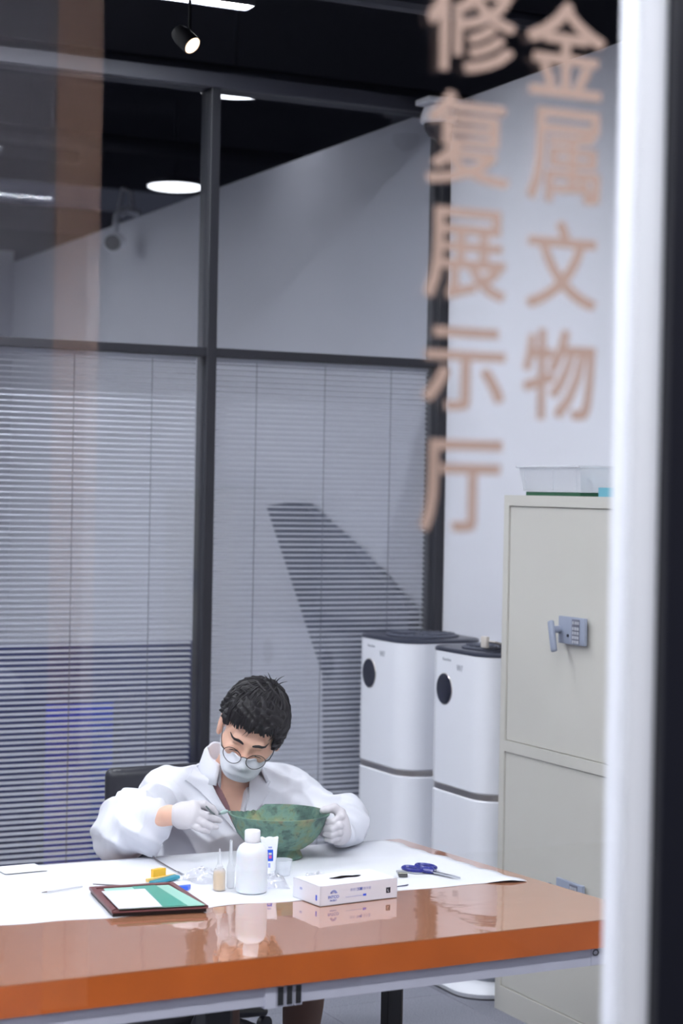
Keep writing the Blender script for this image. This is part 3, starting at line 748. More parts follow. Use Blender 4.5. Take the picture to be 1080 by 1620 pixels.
obj('printed_patch', MB().box(-hw-.0004, -hw, -.052, -.045, .012, .026), MATS['print_cobalt'], gx)
obj('printed_patch', MB().box(-hw-.0004, -hw, .02, .032, .026, .032), pale_p, gx)
# ---- scissors
sc = thing('scissors', 'closed steel scissors with dark blue plastic handles', 'scissors', on(2.49, 4.50), R(0))
bl_ = mat('scissor_blue', (36, 42, 128), .3); st_ = mat('steel', (190, 192, 198), .25, 1.0)
T = np.array([2.524, 4.398]); A = np.array([2.492, 4.505]); dr = (T-A)/np.linalg.norm(T-A); nr = np.array([-dr[1], dr[0]])
def S(u, v_, z): q = A+dr*u+nr*v_-np.array([2.49, 4.50]); return (q[0], q[1], z)
for sgn, z in ((1, .0025), (-1, .0055)):
    poly = [S(-.012, sgn*.005, 0)[:2], S(.01, sgn*.009, 0)[:2], S(.06, sgn*.008, 0)[:2], S(.112, sgn*.0005, 0)[:2], S(.06, -sgn*.003, 0)[:2], S(-.012, -sgn*.005, 0)[:2]]
    obj('blade', MB().prism(poly, z, z+.0022), st_, sc)
    ax = [S(-.046+.033*math.cos(a), sgn*.026+.019*math.sin(a), .008) for a in np.linspace(0, 2*math.pi, 25)[:-1]]
    h = obj('handle', MB().tube(ax, .0052, 8, True), bl_, sc)
    obj('shank', MB().tube([S(-.018, sgn*.018, .008), S(-.002, sgn*.006, .007), S(.010, 0, .006)], [.007, .008, .006], 8), bl_, h)
obj('pivot_screw', MB().lathe([(.004, .006), (.004, .0095), (0, .010)], 14, S(.016, 0, .003)), st_, sc)
# ---- metal block / eraser
mbk = thing('metal_clip', 'small grey metal block beside the scissors', 'clip', on(2.402, 4.505), R(-20))
obj('block', MB().box(-.012, .012, -.022, .0, 0, .010, .001), mat('block_dark', (92, 92, 92), .4, .5), mbk)
obj('strip', MB().box(-.012, .012, -.022, -.014, .0101, .0106), mat('block_cream', (206, 206, 188), .5), mbk)
obj('plate', MB().box(-.011, .011, .0, .045, 0, .006, .001), mat('block_pale', (188, 190, 194), .35, .4), mbk)
pe = obj('thin_blade', MB().prism([(-.03, 0), (.02, -.004), (.03, .003)], 0, .0015), mat('blade_dark', (86, 86, 118), .3, .6), loc=on(2.335, 4.385), rotz=R(14)); tag(pe, 'thin dark blade lying behind the right end of the glove box', 'blade')
# ---- tray with green board and paper
ty = thing('flat_tray', 'flat dark red tray holding green boards and a white card', 'tray', on(1.637, 4.447), R(-1.5))
tray_m = mat('tray_maroon', (112, 70, 72), .45)
H = [( -.128, -.129), (.112, -.157), (.122, .137), (-.101, .149)]
def ins(P, k): return [(x*(1-k), y*(1-k)) for x, y in P]
obj('tray_base', MB().prism(H, .009, .013), tray_m, ty)
for i in (1, 2, 3):
    a, b = H[i], H[(i+1) % 4]; ia, ib = ins(H, .12)[i], ins(H, .12)[(i+1) % 4]
    obj('rim_board', MB().prism([a, b, ib, ia], .013, .0165), tray_m, ty)
obj('under_edge', MB().prism(ins(H, .03), 0, .009), mat('tray_black', (30, 22, 24), .5), ty)
obj('pale_green_board', MB().prism([(-.110, -.129), (.104, -.154), (.096, .098), (-.074, .110)], .0166, .0180), mat('pale_green', (150, 200, 184), .35), ty)
obj('green_board', MB().prism([(-.02, -.139), (.060, -.148), (.062, .100), (.0, .104)], .0181, .0194), mat('sea_green', (66, 152, 134), .35), ty)
obj('white_card', MB().prism([(-.112, -.133), (-.004, -.145), (.020, .062), (-.092, .070)], .0196, .0206), mat('paper_card', (206, 207, 216), .7), ty)
# ---- yellow / teal clip
yc = thing('paint_clip', 'crumpled yellow and teal plastic strip beside the tray', 'strip', on(1.772, 4.665), R(20))
obj('teal_band', MB().box(-.045, .045, -.012, .012, 0, .009, .002).xf(Matrix.Rotation(R(-4), 4, 'Y')), mat('strip_teal', (46, 138, 160), .4), yc)
obj('yellow_band', MB().box(-.05, .05, .010, .020, .002, .012, .002), mat('strip_pale_yellow', (240, 200, 120), .45), yc)
obj('yellow_fold', MB().prism([(-.028, .014), (.016, .014), (.008, .028), (-.026, .026)], .008, .032), mat('strip_yellow', (246, 190, 44), .45), yc)
bq = thing('blue_cap', 'small bright blue plastic cap behind the tray corner', 'cap', on(1.783, 4.55), R(10))
obj('cap', MB().prism([(-.02, -.004), (.004, -.012), (.022, .004), (-.016, .010)], 0, .011), mat('cap_blue', (56, 104, 228), .35), bq)
# ---- steel needle and spatula
nd = thing('steel_needle', 'thin steel probe lying on the sheet behind the tray', 'probe', on(1.636, 4.645))
obj('shaft', MB().tube([(-.056, .042, .003), (0, 0, .003), (.056, -.043, .003)], [.0014, .0024, .0024], 8), MATS['probe_grey'] if 'probe_grey' in MATS else mat('probe_grey', (104, 98, 102), .5), nd)
obj('grip', MB().tube([(.02, -.0155, .003), (.056, -.043, .003)], .0028, 8), mat('probe_grey', (104, 98, 102), .5), nd)
spn = thing('steel_spatula', 'bent steel spatula lying by the back edge of the sheet', 'spatula', on(1.846, 4.87))
obj('shaft', MB().tube([(.002, .105, .012), (.0, .07, .004), (-.001, 0, .003), (-.003, -.11, .003)], [.002, .0022, .002, .0014], 8), mat('probe_grey', (104, 98, 102), .5), spn)
obj('blade', MB().box(-.004, .004, -.15, -.105, .002, .0032, .0005, 1), st_, spn)
g2 = thing('glass_rod', 'pale glass rod lying on the sheet left of the probe', 'rod', on(1.50, 4.64))
obj('rod', MB().tube([(-.06, .0, .003), (.045, .03, .003)], .0022, 8), mat('rod_grey', (196, 198, 204), .2), g2)
obj('tip', MB().tube([(-.075, -.004, .003), (-.06, 0, .003)], [.0008, .0022], 8), MATS['probe_grey'], g2)

# ================================================================== OFFICE CHAIR
ch = thing('office_chair', 'black padded office chair under the seated man', 'chair', (2.245, 5.55, 0), R(3))
leather = mat('black_leather', (38, 39, 46), .38, bump=(90, .15))
obj('seat', MB().box(-.24, .24, -.24, .22, .37, .444, .03, 3), leather, ch)
obj('backrest', MB().box(-.25, .22, .20, .265, .52, .888, .028, 4), leather, ch)
obj('back_bracket', MB().tube([(0, .12, .41), (0, .27, .42), (0, .285, .52), (0, .275, .65)], .022, 8), black_paint, ch)
obj('gas_column', MB().lathe([(.035, .09), (.035, .25), (.022, .25), (.022, .40)], 18), mat('dark_chrome', (90, 90, 96), .25, .9), ch)
for k in range(5):
    a = R(20+72*k); c, s = math.cos(a), math.sin(a)
    lg = obj('base_arm', MB().tube([(0, 0, .105), (.15*c, .15*s, .095), (.29*c, .29*s, .07)], [.03, .024, .016], 8), black_paint, ch)
    obj('caster', MB().lathe([(.012, -.012), (.027, -.011), (.027, .011), (.012, .012)], 16).xf(Matrix.Translation((.29*c, .29*s, .0275)) @ Matrix.Rotation(a, 4, 'Z') @ Matrix.Rotation(R(90), 4, 'X')), black_paint, lg)

# ================================================================== PERSON
def surface_nets(f, lo, h):
    s = f < 0
    nx, ny, nz = f.shape
    cnt = np.zeros((nx-1, ny-1, nz-1), np.uint8)
    C8 = [(i, j, k) for i in (0, 1) for j in (0, 1) for k in (0, 1)]
    for i, j, k in C8: cnt += s[i:nx-1+i, j:ny-1+j, k:nz-1+k]
    act = (cnt > 0) & (cnt < 8)
    ijk = np.argwhere(act); idx = np.full(act.shape, -1, np.int32); idx[act] = np.arange(len(ijk))
    val = {c: f[ijk[:, 0]+c[0], ijk[:, 1]+c[1], ijk[:, 2]+c[2]] for c in C8}
    P = np.zeros((len(ijk), 3)); n = np.zeros(len(ijk))
    for a in C8:
        for ax in range(3):
            if a[ax]: continue
            b = list(a); b[ax] = 1; b = tuple(b)
            fa, fb = val[a], val[b]; mk = (fa < 0) != (fb < 0)
            t = np.where(mk, fa/np.where(mk, fa-fb, 1), 0)
            for q in range(3): P[:, q] += mk*(a[q]+(t if q == ax else 0))
            n += mk
    V = np.array(lo)+h*(ijk+P/n[:, None])
    F = []
    for ax in range(3):
        a = np.moveaxis(s, ax, 0); d = a[:-1] != a[1:]
        d = d[:, 1:-1, 1:-1]; e = np.argwhere(d); sg = a[:-1][:, 1:-1, 1:-1][d]
        I = np.moveaxis(idx, ax, 0); i, j, k = e[:, 0], e[:, 1]+1, e[:, 2]+1
        q = np.stack([I[i, j-1, k-1], I[i, j, k-1], I[i, j, k], I[i, j-1, k]], 1)
        if ax == 1: q = q[:, ::-1]
        q = np.where(sg[:, None], q, q[:, ::-1]); F.append(q)
    return V, np.concatenate(F)

class SDF:
    def __init__(s, lo, hi, h):
        s.lo = np.array(lo, float); s.h = h; s.n = np.ceil((np.array(hi)-s.lo)/h).astype(int)+1
        s.ax = [s.lo[i]+h*np.arange(s.n[i]) for i in range(3)]
        s.f = np.full(s.n, .2, np.float32)
    def sl(s, lo, hi):
        a = [max(0, int((lo[i]-s.lo[i])/s.h)) for i in range(3)]; b = [min(int(s.n[i]), int((hi[i]-s.lo[i])/s.h)+2) for i in range(3)]
        return tuple(slice(x, max(x, y)) for x, y in zip(a, b))
    def pts(s, sl):
        return (s.ax[0][sl[0]][:, None, None], s.ax[1][sl[1]][None, :, None], s.ax[2][sl[2]][None, None, :])
    def put(s, fn, lo, hi, k, op='add'):
        mg = k+.02; sl = s.sl(np.array(lo)-mg, np.array(hi)+mg)
        X, Y, Z = s.pts(sl); d = np.broadcast_to(fn(X, Y, Z), s.f[sl].shape).astype(np.float32)
        g = s.f[sl]
        if op == 'sub': g, d = -g, d
        hh = np.maximum(k-np.abs(g-d), 0)/max(k, 1e-6); o = np.minimum(g, d)-hh*hh*k*.25
        s.f[sl] = -o if op == 'sub' else o
    def cone(s, a, b, ra, rb, k=.01, op='add', mod=None):
        a, b = np.array(a, float), np.array(b, float); ba = b-a; L2 = max(ba@ba, 1e-12)
        def fn(X, Y, Z):
            px, py, pz = X-a[0], Y-a[1], Z-a[2]
            t = np.clip((px*ba[0]+py*ba[1]+pz*ba[2])/L2, 0, 1)
            d = np.sqrt((px-t*ba[0])**2+(py-t*ba[1])**2+(pz-t*ba[2])**2)-(ra+(rb-ra)*t)
            if mod is not None: d = d-mod(t, X, Y, Z)
            return d
        r_ = max(ra, rb)+.01
        s.put(fn, np.minimum(a, b)-r_, np.maximum(a, b)+r_, k, op)
    def chain(s, pts, rad, k=.01):
        for i in range(len(pts)-1): s.cone(pts[i], pts[i+1], rad[i], rad[i+1], k)
    def ell(s, c, r_, M=None, k=.01, op='add'):
        c = np.array(c, float); M = np.eye(3) if M is None else np.array(M)
        def fn(X, Y, Z):
            x, y, z = X-c[0], Y-c[1], Z-c[2]
            l = [(M[0, i]*x+M[1, i]*y+M[2, i]*z) for i in range(3)]
            k0 = np.sqrt(sum((l[i]/r_[i])**2 for i in range(3))); k1 = np.sqrt(sum((l[i]/r_[i]**2)**2 for i in range(3)))+1e-9
            return k0*(k0-1)/k1
        e = np.abs(M) @ np.array(r_)
        s.put(fn, c-e, c+e, k, op)
    def mesh(s, name, base, smooth=True):
        V, F = surface_nets(s.f, s.lo, s.h)
        me = bpy.data.meshes.new(name); me.from_pydata((V-np.array(base)).tolist(), [], F.tolist()); me.update()
        if smooth: smooth_angle(me, 180)
        return me
    def sample_y(s, x, z, y0, y1, off=0.0):
        """first surface hit going +y from y0 on this grid"""
        i = int(round((x-s.lo[0])/s.h)); k = int(round((z-s.lo[2])/s.h))
        i = min(max(i, 0), s.n[0]-1); k = min(max(k, 0), s.n[2]-1)
        col = s.f[i, :, k]-off; ys = s.ax[1]
        for j in range(1, len(ys)):
            if ys[j] < y0: continue
            if ys[j] > y1: break
            if col[j] < 0:
                t = col[j-1]/(col[j-1]-col[j]+1e-12); return ys[j-1]+s.h*min(max(t, 0), 1)
        return None

def wave(X, Y, Z, seed, fr, n=6):
    r_ = np.random.default_rng(seed); o = 0
    for _ in range(n):
        d = r_.normal(size=3); d /= np.linalg.norm(d); o = o+np.sin(fr*(.6+.9*r_.random())*(d[0]*X+d[1]*Y+d[2]*Z)+r_.uniform(0, 6.28)+1.3*np.sin(fr*.35*(d[1]*X-d[2]*Y+d[0]*Z)))
    return o/n

BASE = (2.19, 5.45, 0)
person = thing('person', 'seated person in white lab coat, face mask and glasses bending over the bowl', 'person', BASE)
skin = mat('skin', (228, 182, 158), .55, sub=.15, var=(30, .05))
coat_m = mat('coat_cotton', (217, 219, 227), .8, bump=(9, .25))
glove_m = mat('latex_glove', (202, 198, 202), .5, bump=(60, .25))
hair_m = mat('black_hair', (19, 17, 18), .5, spec=.35, bump=(160, .3))
mask_m = mat('mask_cloth', (226, 229, 235), .75, bump=(40, .1))

# head frame
HM = np.array((Matrix.Rotation(R(-23), 3, 'Z') @ Matrix.Rotation(R(16), 3, 'Y') @ Matrix.Rotation(R(29), 3, 'X')))
HO = np.array([2.190, 5.075, 1.085]); HS = 1.04
def hp(x, y, z): return HO+HM @ (np.array([x, y, z])*HS)
def hl(X, Y, Z):
    x, y, z = X-HO[0], Y-HO[1], Z-HO[2]
    return [(HM[0, i]*x+HM[1, i]*y+HM[2, i]*z)/HS for i in range(3)]
def hell(S, c, r_, k=.01, op='add'): S.ell(hp(*c), [v*HS for v in r_], HM, k, op)
def hcone(S, a, b, ra, rb, k=.01, op='add'): S.cone(hp(*a), hp(*b), ra*HS, rb*HS, k, op)

SHR, SHL = np.array([2.010, 5.285, .880]), np.array([2.372, 5.245, .885])
ELR, WRR = np.array([1.798, 5.085, .822]), np.array([1.868, 4.892, .886])
ELL, WRL = np.array([2.480, 5.030, .808]), np.array([2.392, 4.868, .800])
NECK = np.array([2.195, 5.235, .925])
# ---- body (one continuous skin)
CR, CU, CT_ = np.array([.899, -.438, 0]), np.array([0, 0, 1.]), np.array([-.438, -.899, 0])   # across, up, towards the window
def P3(o, a, b, c): return o+CR*a+CU*b+CT_*c
B = SDF((1.66, 4.72, .44), (2.62, 5.68, 1.26), .0040)
hell(B, (0, .014, .034), (.076, .097, .090), .01)
hell(B, (0, -.030, -.032), (.066, .066, .088), .03)
hell(B, (0, -.046, -.088), (.046, .044, .040), .03)
hcone(B, (-.036, -.084, .022), (.036, -.084, .022), .012, .012, .016)      # brow ridge
hcone(B, (0, -.092, .004), (0, -.112, -.034), .0085, .013, .012)           # nose
for s in (-1, 1):
    hell(B, (s*.033, -.102, -.002), (.017, .012, .011), .012, 'sub')
    hell(B, (s*.032, -.080, -.004), (.0145, .0135, .0125), .004)            # lowered eyelid
    hell(B, (s*.085, .016, -.006), (.011, .024, .037), .006)                # ear
    hell(B, (s*.099, .008, -.002), (.008, .013, .021), .004, 'sub')
    hell(B, (s*.086, .008, -.034), (.007, .011, .012), .006)
    hcone(B, (s*.048, -.074, -.02), (s*.062, -.04, -.016), .012, .012, .02)  # cheekbone
B.cone(hp(0, .028, -.055), NECK, .056, .062, .03)
B.cone(NECK, SHR+np.array([.02, 0, 0]), .046, .042, .03); B.cone(NECK, SHL-np.array([.02, 0, 0]), .046, .042, .03)
B.ell((2.19, 5.25, .84), (.155, .098, .108), None, .03)
B.cone((2.19, 5.29, .80), (2.19, 5.44, .57), .125, .135, .05)
for sh, el, wr in ((SHR, ELR, WRR), (SHL, ELL, WRL)):
    B.cone(sh, el, .048, .040, .03); B.cone(el, wr, .040, .0265, .02)
B.cone(WRR, P3(WRR, .034, .002, .003), .0265, .0245, .01); B.cone(WRL, WRL+np.array([-.01, -.03, .02]), .022, .020, .01)
obj('body', B.mesh('body', BASE), skin, person, smooth=None)
def face_pt(x, z, out=0.0):
    for y in np.arange(-.15, 0, .0008):
        p = hp(x, y, z); i = tuple(int(round(v)) for v in (p-B.lo)/B.h)
        if B.f[i] < .0005: return hp(x, y-out, z)
    return hp(x, -.09, z)
for s in (-1, 1):
    br_ = MB().tube([tuple(face_pt(s*x, z, .0006)) for x, z in ((.013, .0225), (.020, .0250), (.030, .0270), (.040, .0275), (.048, .0255), (.056, .0215))], [.0022, .0040, .0044, .0038, .0028, .0010], 8)
    br_.v = [tuple(np.array(q)-BASE) for q in br_.v]
    obj('eyebrow', br_, hair_m, person)
    el_ = MB().tube([tuple(face_pt(s*(.032+x), -.010-18*x*x, .0004)) for x in (-.014, -.008, 0, .008, .014)], [.0006, .0014, .0017, .0014, .0006], 6)
    el_.v = [tuple(np.array(q)-BASE) for q in el_.v]
    obj('eyelashes', el_, hair_m, person)

# ---- hair
Hh = SDF(HO-.19, HO+.19, .0026)
hell(Hh, (0, .022, .052), (.094, .112, .094), .01)
hell(Hh, (.01, -.045, .088), (.066, .050, .034), .03)
hell(Hh, (.074, -.012, .030), (.024, .045, .052), .02)
hell(Hh, (-.074, .018, .040), (.020, .042, .040), .02)
def hairnoise(X, Y, Z):
    x, y, z = hl(X, Y, Z)
    a = np.arctan2(x-.012, z+.02)
    u = x*.8+y*.6+.02*np.sin(z*60)
    return .0030*np.sin(a*34+9*np.sin(y*42)+3*np.sin(z*50))+.0024*np.sin(u*210+5*np.sin(z*45))+.0030*np.sin(y*85+4*np.sin(x*40))
X, Y, Z = Hh.pts((slice(None),)*3)
Hh.f += hairnoise(X, Y, Z).astype(np.float32)
x, y, z = hl(X, Y, Z)
# cut the face opening and the nape
face = np.maximum(np.maximum(y-(-.036), z-(.066+.006*np.sin(x*160)+.004*np.sin(x*330+1))), np.abs(x+.004)-.070)
face2 = np.maximum(z-(.010+.5*(y+.0)), -1.0+0*x)      # below a slanted line nothing
side = np.maximum(np.maximum(z-.030, y-.045), -.02-y)   # around the ears
Hh.f = np.maximum(Hh.f, -face.astype(np.float32))
cutlow = (z-(-.012+.25*np.maximum(y, -.2)-.030*np.clip((x-.03)/.05, 0, 1)+.006*np.sin(y*150)))
Hh.f = np.maximum(Hh.f, -cutlow.astype(np.float32))
ear = np.maximum(np.maximum(z-.034-.25*(y-.01), np.abs(x+.09)-.045), np.maximum(y-.045, -.040-y))
Hh.f = np.maximum(Hh.f, -ear.astype(np.float32))
fc2 = np.maximum(np.maximum(y+.060, z-.062), np.abs(x)-.2)
Hh.f = np.maximum(Hh.f, -fc2.astype(np.float32))
hm = Hh.mesh('hair', BASE)
hair = obj('hair', hm, hair_m, person, smooth=None)
lk = MB()
def scalp(a, e):   # direction -> point on the hair cap (local)
    d = np.array([math.sin(a)*math.cos(e), -math.cos(a)*math.cos(e), math.sin(e)])
    return np.array([0, .022, .052])+d*np.array([.094, .112, .094]), d
for q in range(420):
    a = random.uniform(-math.pi, math.pi); e = random.uniform(.12, 1.35)
    p, d = scalp(a, e)
    if p[1] < -.05 and p[2] < .085: continue
    wh = np.array([.03, .05, .14]); fl = p-wh; fl -= d*(fl@d); nl = np.linalg.norm(fl)
    if nl < 1e-3: continue
    fl /= nl; fl = fl+np.array([.45*math.sin(q), -.25, 0])*.5; fl -= d*(fl@d); fl /= np.linalg.norm(fl)
    L = random.uniform(.035, .075); lift = random.uniform(-.003, .003)
    path = []
    for t in np.linspace(0, 1, 6):
        pp = p+fl*L*(t-.3)+d*(lift*math.sin(t*2.6)-.5*L*L*(t-.3)**2/.095*1.0+.001)
        path.append(tuple(hp(*pp)))
    lk.tube(path, [.0008, .0018, .0022, .0019, .0012, .0003], 5)
for (dx, dy, L, bend) in ((.0, 0, .046, -.35), (.010, .004, .044, .9), (-.008, .006, .034, -.6), (.006, -.006, .036, .4), (.016, -.002, .034, 1.3), (-.002, -.004, .028, .1)):
    base = hp(.018+dx, .050+dy, .134); path = []
    for t in np.linspace(0, 1, 7): path.append(tuple(base+np.array([0, 0, 1])*L*t*(1-.3*abs(bend)*t)+CR*bend*L*.7*t*t))
    lk.tube(path, [.0028, .0026, .0022, .0019, .0015, .0010, .0004], 5)
for q in range(34):     # fringe ends over the forehead
    xx = -.066+.132*q/33+random.uniform(-.002, .002); zz = .066+.004*math.sin(xx*160)
    lk.tube([tuple(hp(xx*.9, -.070-.012*math.cos(xx*18), zz+.035)), tuple(hp(xx*.97, -.080-.012*math.cos(xx*18), zz+.012)), tuple(hp(xx+.004, -.082-.010*math.cos(xx*18), zz-random.uniform(.001, .005)))], [.0040, .0040, .0012], 5)
lk.v = [tuple(np.array(q)-BASE) for q in lk.v]
tag(obj('hair_locks', lk, hair_m, hair, smooth=60), kind='stuff')

# ---- face mask
Mk = SDF(HO-.17, HO+.15, .0020)
hell(Mk, (0, -.030, -.034), (.070, .070, .090), .01)
hell(Mk, (0, -.048, -.090), (.052, .050, .042), .03)
hcone(Mk, (0, -.095, -.004), (0, -.112, -.034), .012, .018, .035)
hcone(Mk, (-.02, -.088, -.07), (.02, -.088, -.07), .022, .022, .03)
X, Y, Z = Mk.pts((slice(None),)*3); x, y, z = hl(X, Y, Z)
Mk.f += (.0016*np.sin(z*190+18*np.abs(x))*np.clip((.055-np.abs(x))/.03, 0, 1)).astype(np.float32)
inner = Mk.f+.003
top = z-(-.006-.35*np.abs(x)-2.2*np.maximum(np.abs(x)-.03, 0)**1.35*.6)
back = (y-(-.012-.55*np.abs(z+.055)))
for cut in (top, back): Mk.f = np.maximum(Mk.f, cut.astype(np.float32))
Mk.f = np.maximum(Mk.f, -inner)
mm_ = Mk.mesh('face_mask', BASE); bm = bmesh.new(); bm.from_mesh(mm_)
for _ in range(4): bmesh.ops.smooth_vert(bm, verts=bm.verts[:], factor=.5, use_axis_x=True, use_axis_y=True, use_axis_z=True)
bm.to_mesh(mm_); bm.free()
mk_o = obj('face_mask', mm_, mask_m, person, smooth=None)
for s in (-1, 1):
    lp = MB().tube([tuple(hp(s*.068, -.03, -.042)), tuple(hp(s*.078, -.006, -.012)), tuple(hp(s*.082, .008, .022)), tuple(hp(s*.08, .026, .028))], .0016, 6)
    lp.tube([tuple(hp(s*.062, -.03, -.088)), tuple(hp(s*.074, -.0, -.055)), tuple(hp(s*.08, .022, -.04)), tuple(hp(s*.08, .034, -.01))], .0016, 6)
    lp.v = [tuple(np.array(q)-BASE) for q in lp.v]
    obj('ear_loop', lp, mask_m, mk_o)
# ---- glasses
gls = MB()
rimm = mat('glasses_frame', (26, 23, 25), .35)
def lensring(s, rr=1.0):
    return [tuple(hp(s*.0345+.0255*rr*math.cos(a)*(1+.05*math.cos(2*a)), -.1215+.0055*(abs(s*.0345+.0255*math.cos(a))/.06)**2*3+.16*(.0215*rr*math.sin(a)), -.0125+.0225*rr*math.sin(a))) for a in np.linspace(0, 2*math.pi, 33)[:-1]]
fr_ = MB()
for s in (-1, 1): fr_.tube(lensring(s), .0011, 6, True)
fr_.tube([tuple(hp(-.0095, -.1205, -.006)), tuple(hp(-.004, -.1235, -.002)), tuple(hp(.004, -.1235, -.002)), tuple(hp(.0095, -.1205, -.006))], .0014, 6)
fr_.v = [tuple(np.array(q)-BASE) for q in fr_.v]
GL = obj('glasses_rims', fr_, rimm, person)
for s in (-1, 1):
    t_ = MB().tube([tuple(hp(s*.060, -.106, -.006)), tuple(hp(s*.069, -.098, -.004)), tuple(hp(s*.075, -.075, .0)), tuple(hp(s*.081, -.01, .006)), tuple(hp(s*.083, .02, .004))], [.0018, .0016, .0012, .0012, .0012], 6)
    t_.v = [tuple(np.array(q)-BASE) for q in t_.v]; obj('temple', t_, rimm, GL)
    rg = lensring(s, .98); c_ = np.mean(np.array(rg), 0)
    ln = MB().add([tuple(np.array(q)-BASE) for q in rg]+[tuple(c_-BASE)], [(i, (i+1) % 32, 32) for i in range(32)])
    obj('lens', ln, glass_mat('spectacle_lens', (.97, .97, .98), .03), GL)

# ---- lab coat
def vcut(X, Y, Z, x0, z0, slope_l, slope_r, top):
    """opening: inside when negative; V with apex (x0,z0), in front of the neck"""
    l = (x0-X)-slope_l*(Z-z0); r_ = (X-x0)-slope_r*(Z-z0)
    return np.maximum(l, r_)
Ct = SDF((1.62, 4.78, .46), (2.66, 5.72, 1.02), .0045)
Ct.ell((2.19, 5.268, .835), (.195, .128, .125), None, .05)
Ct.cone(NECK+np.array([0, .02, -.02]), SHR, .062, .066, .05); Ct.cone(NECK+np.array([0, .02, -.02]), SHL, .062, .066, .05)
Ct.cone((2.17, 5.28, .78), (2.18, 5.42, .56), .150, .175, .06)
Ct.cone((2.24, 5.28, .78), (2.24, 5.42, .56), .145, .165, .05)
def ring(n, amp, seed):
    return lambda t, X, Y, Z: amp*.5*np.sin(t*n*.7+4*np.sin(24*X+seed)+3.5*np.sin(27*Z+seed*2))
mr_ = ELR*.55+SHR*.45
Ct.cone(SHR, mr_, .070, .073, .05, mod=ring(16, .005, 1))
Ct.cone(mr_, ELR+np.array([0, .0, -.004]), .073, .082, .04, mod=ring(18, .006, 2))
fr1 = ELR+(WRR-ELR)*.45
Ct.cone(ELR+np.array([.0, 0, -.006]), fr1+np.array([.0, 0, -.012]), .083, .076, .04, mod=ring(17, .006, 3))
fr2 = ELR+(WRR-ELR)*.70
Ct.cone(fr1+np.array([0, 0, -.012]), fr2+np.array([0, 0, -.004]), .074, .052, .03, mod=ring(12, .005, 4))
fr3 = ELR+(WRR-ELR)*.83
Ct.cone(fr2, fr3, .046, .030, .02, mod=lambda t, X, Y, Z: .0022*np.sin(95*(X-Y)+60*Z))
ml_ = ELL*.5+SHL*.5
Ct.cone(SHL, ml_, .066, .064, .05, mod=ring(16, .005, 6))
Ct.cone(ml_, ELL, .064, .066, .04, mod=ring(17, .005, 7))
fl1 = ELL+(WRL-ELL)*.45; fl2 = ELL+(WRL-ELL)*.86
Ct.cone(ELL+np.array([0, 0, .004]), fl1+np.array([.008, .0, .006]), .062, .058, .04, mod=ring(15, .005, 8))
Ct.cone(fl1+np.array([.008, 0, .006]), fl2, .058, .036, .03, mod=ring(10, .004, 9))
X, Y, Z = Ct.pts((slice(None),)*3)
Ct.f += (.030*np.abs(wave(X, Y, Z, 11, 24, 4))-.008+.018*np.abs(wave(X, Y, Z, 12, 48, 4))-.004).astype(np.float32)
# a few deep drag folds from the shoulder towards the waist
Ct.f += (.006*np.exp(-((X-2.06+.5*(Z-.80)+.02*np.sin(Z*40))/.012)**2)*np.clip((.90-Z)/.05, 0, 1)*np.clip((5.3-Y)/.05, 0, 1)).astype(np.float32)
Ct.f += (.007*np.exp(-((X-2.29-.35*(Z-.80)+.015*np.sin(Z*35))/.012)**2)*np.clip((.90-Z)/.05, 0, 1)*np.clip((5.3-Y)/.05, 0, 1)).astype(np.float32)
CtFull = Ct.f.copy()
vc = np.maximum(vcut(X, Y, Z, 2.172, .775, .45, .30, 0), Y-5.255)
Ct.f = np.maximum(Ct.f, -vc.astype(np.float32))
# neck hole
def neckhole(X, Y, Z):
    a, b = NECK+np.array([0, .02, -.06]), hp(0, .035, -.05); ba = b-a; L2 = ba@ba
    px, py, pz = X-a[0], Y-a[1], Z-a[2]; t = np.clip((px*ba[0]+py*ba[1]+pz*ba[2])/L2, 0, 1.3)
    return np.sqrt((px-t*ba[0])**2+(py-t*ba[1])**2+(pz-t*ba[2])**2)-.064
Ct.f = np.maximum(Ct.f, -neckhole(X, Y, Z).astype(np.float32))
Ct.f = np.maximum(Ct.f, (.50-Z).astype(np.float32)+0*Ct.f)
# the forearms lie on the table, the chest stays behind its edge
tabc = np.maximum(np.maximum(Z-.756, Y-5.006), -(Z-.5)*0-1)
Ct.f = np.maximum(Ct.f, -tabc.astype(np.float32))
coat = obj('lab_coat', Ct.mesh('lab_coat', BASE), coat_m, person, smooth=None)
# collar and lapels, draped over the coat front
Ct.f = CtFull
def patch(name, poly, off=.007, thick=.003, fold=None, n=26):
    P = np.array(poly); lo, hi = P.min(0), P.max(0)
    xs = np.linspace(lo[0], hi[0], n); zs = np.linspace(lo[1], hi[1], n)
    bm = bmesh.new()
    vs = [bm.verts.new((p[0], p[1], 0)) for p in poly]; bm.faces.new(vs)
    bmesh.ops.triangulate(bm, faces=bm.faces[:])
    for _ in range(4): bmesh.ops.subdivide_edges(bm, edges=bm.edges[:], cuts=1, use_grid_fill=True)
    last = 5.15
    for v in bm.verts:
        y = Ct.sample_y(v.co.x, v.co.y, 4.9, 5.5, off)
        if y is None: y = last
        last = y; v.co = Vector((v.co.x, y, v.co.y))-Vector(BASE)
    for _ in range(6): bmesh.ops.smooth_vert(bm, verts=[q for q in bm.verts if not q.is_boundary], factor=.5, use_axis_x=True, use_axis_y=True, use_axis_z=True)
    me = bpy.data.meshes.new(name); bm.to_mesh(me); bm.free(); smooth_angle(me, 180)
    o = obj(name, me, coat_m, coat, smooth=None)
    s = o.modifiers.new('thickness', 'SOLIDIFY'); s.thickness = thick; s.offset = 0
    return o
patch('lapel', [(2.168, .778), (2.128, .865), (2.098, .940), (2.070, .960), (2.034, .930), (2.052, .918), (2.078, .893), (2.10, .86)])
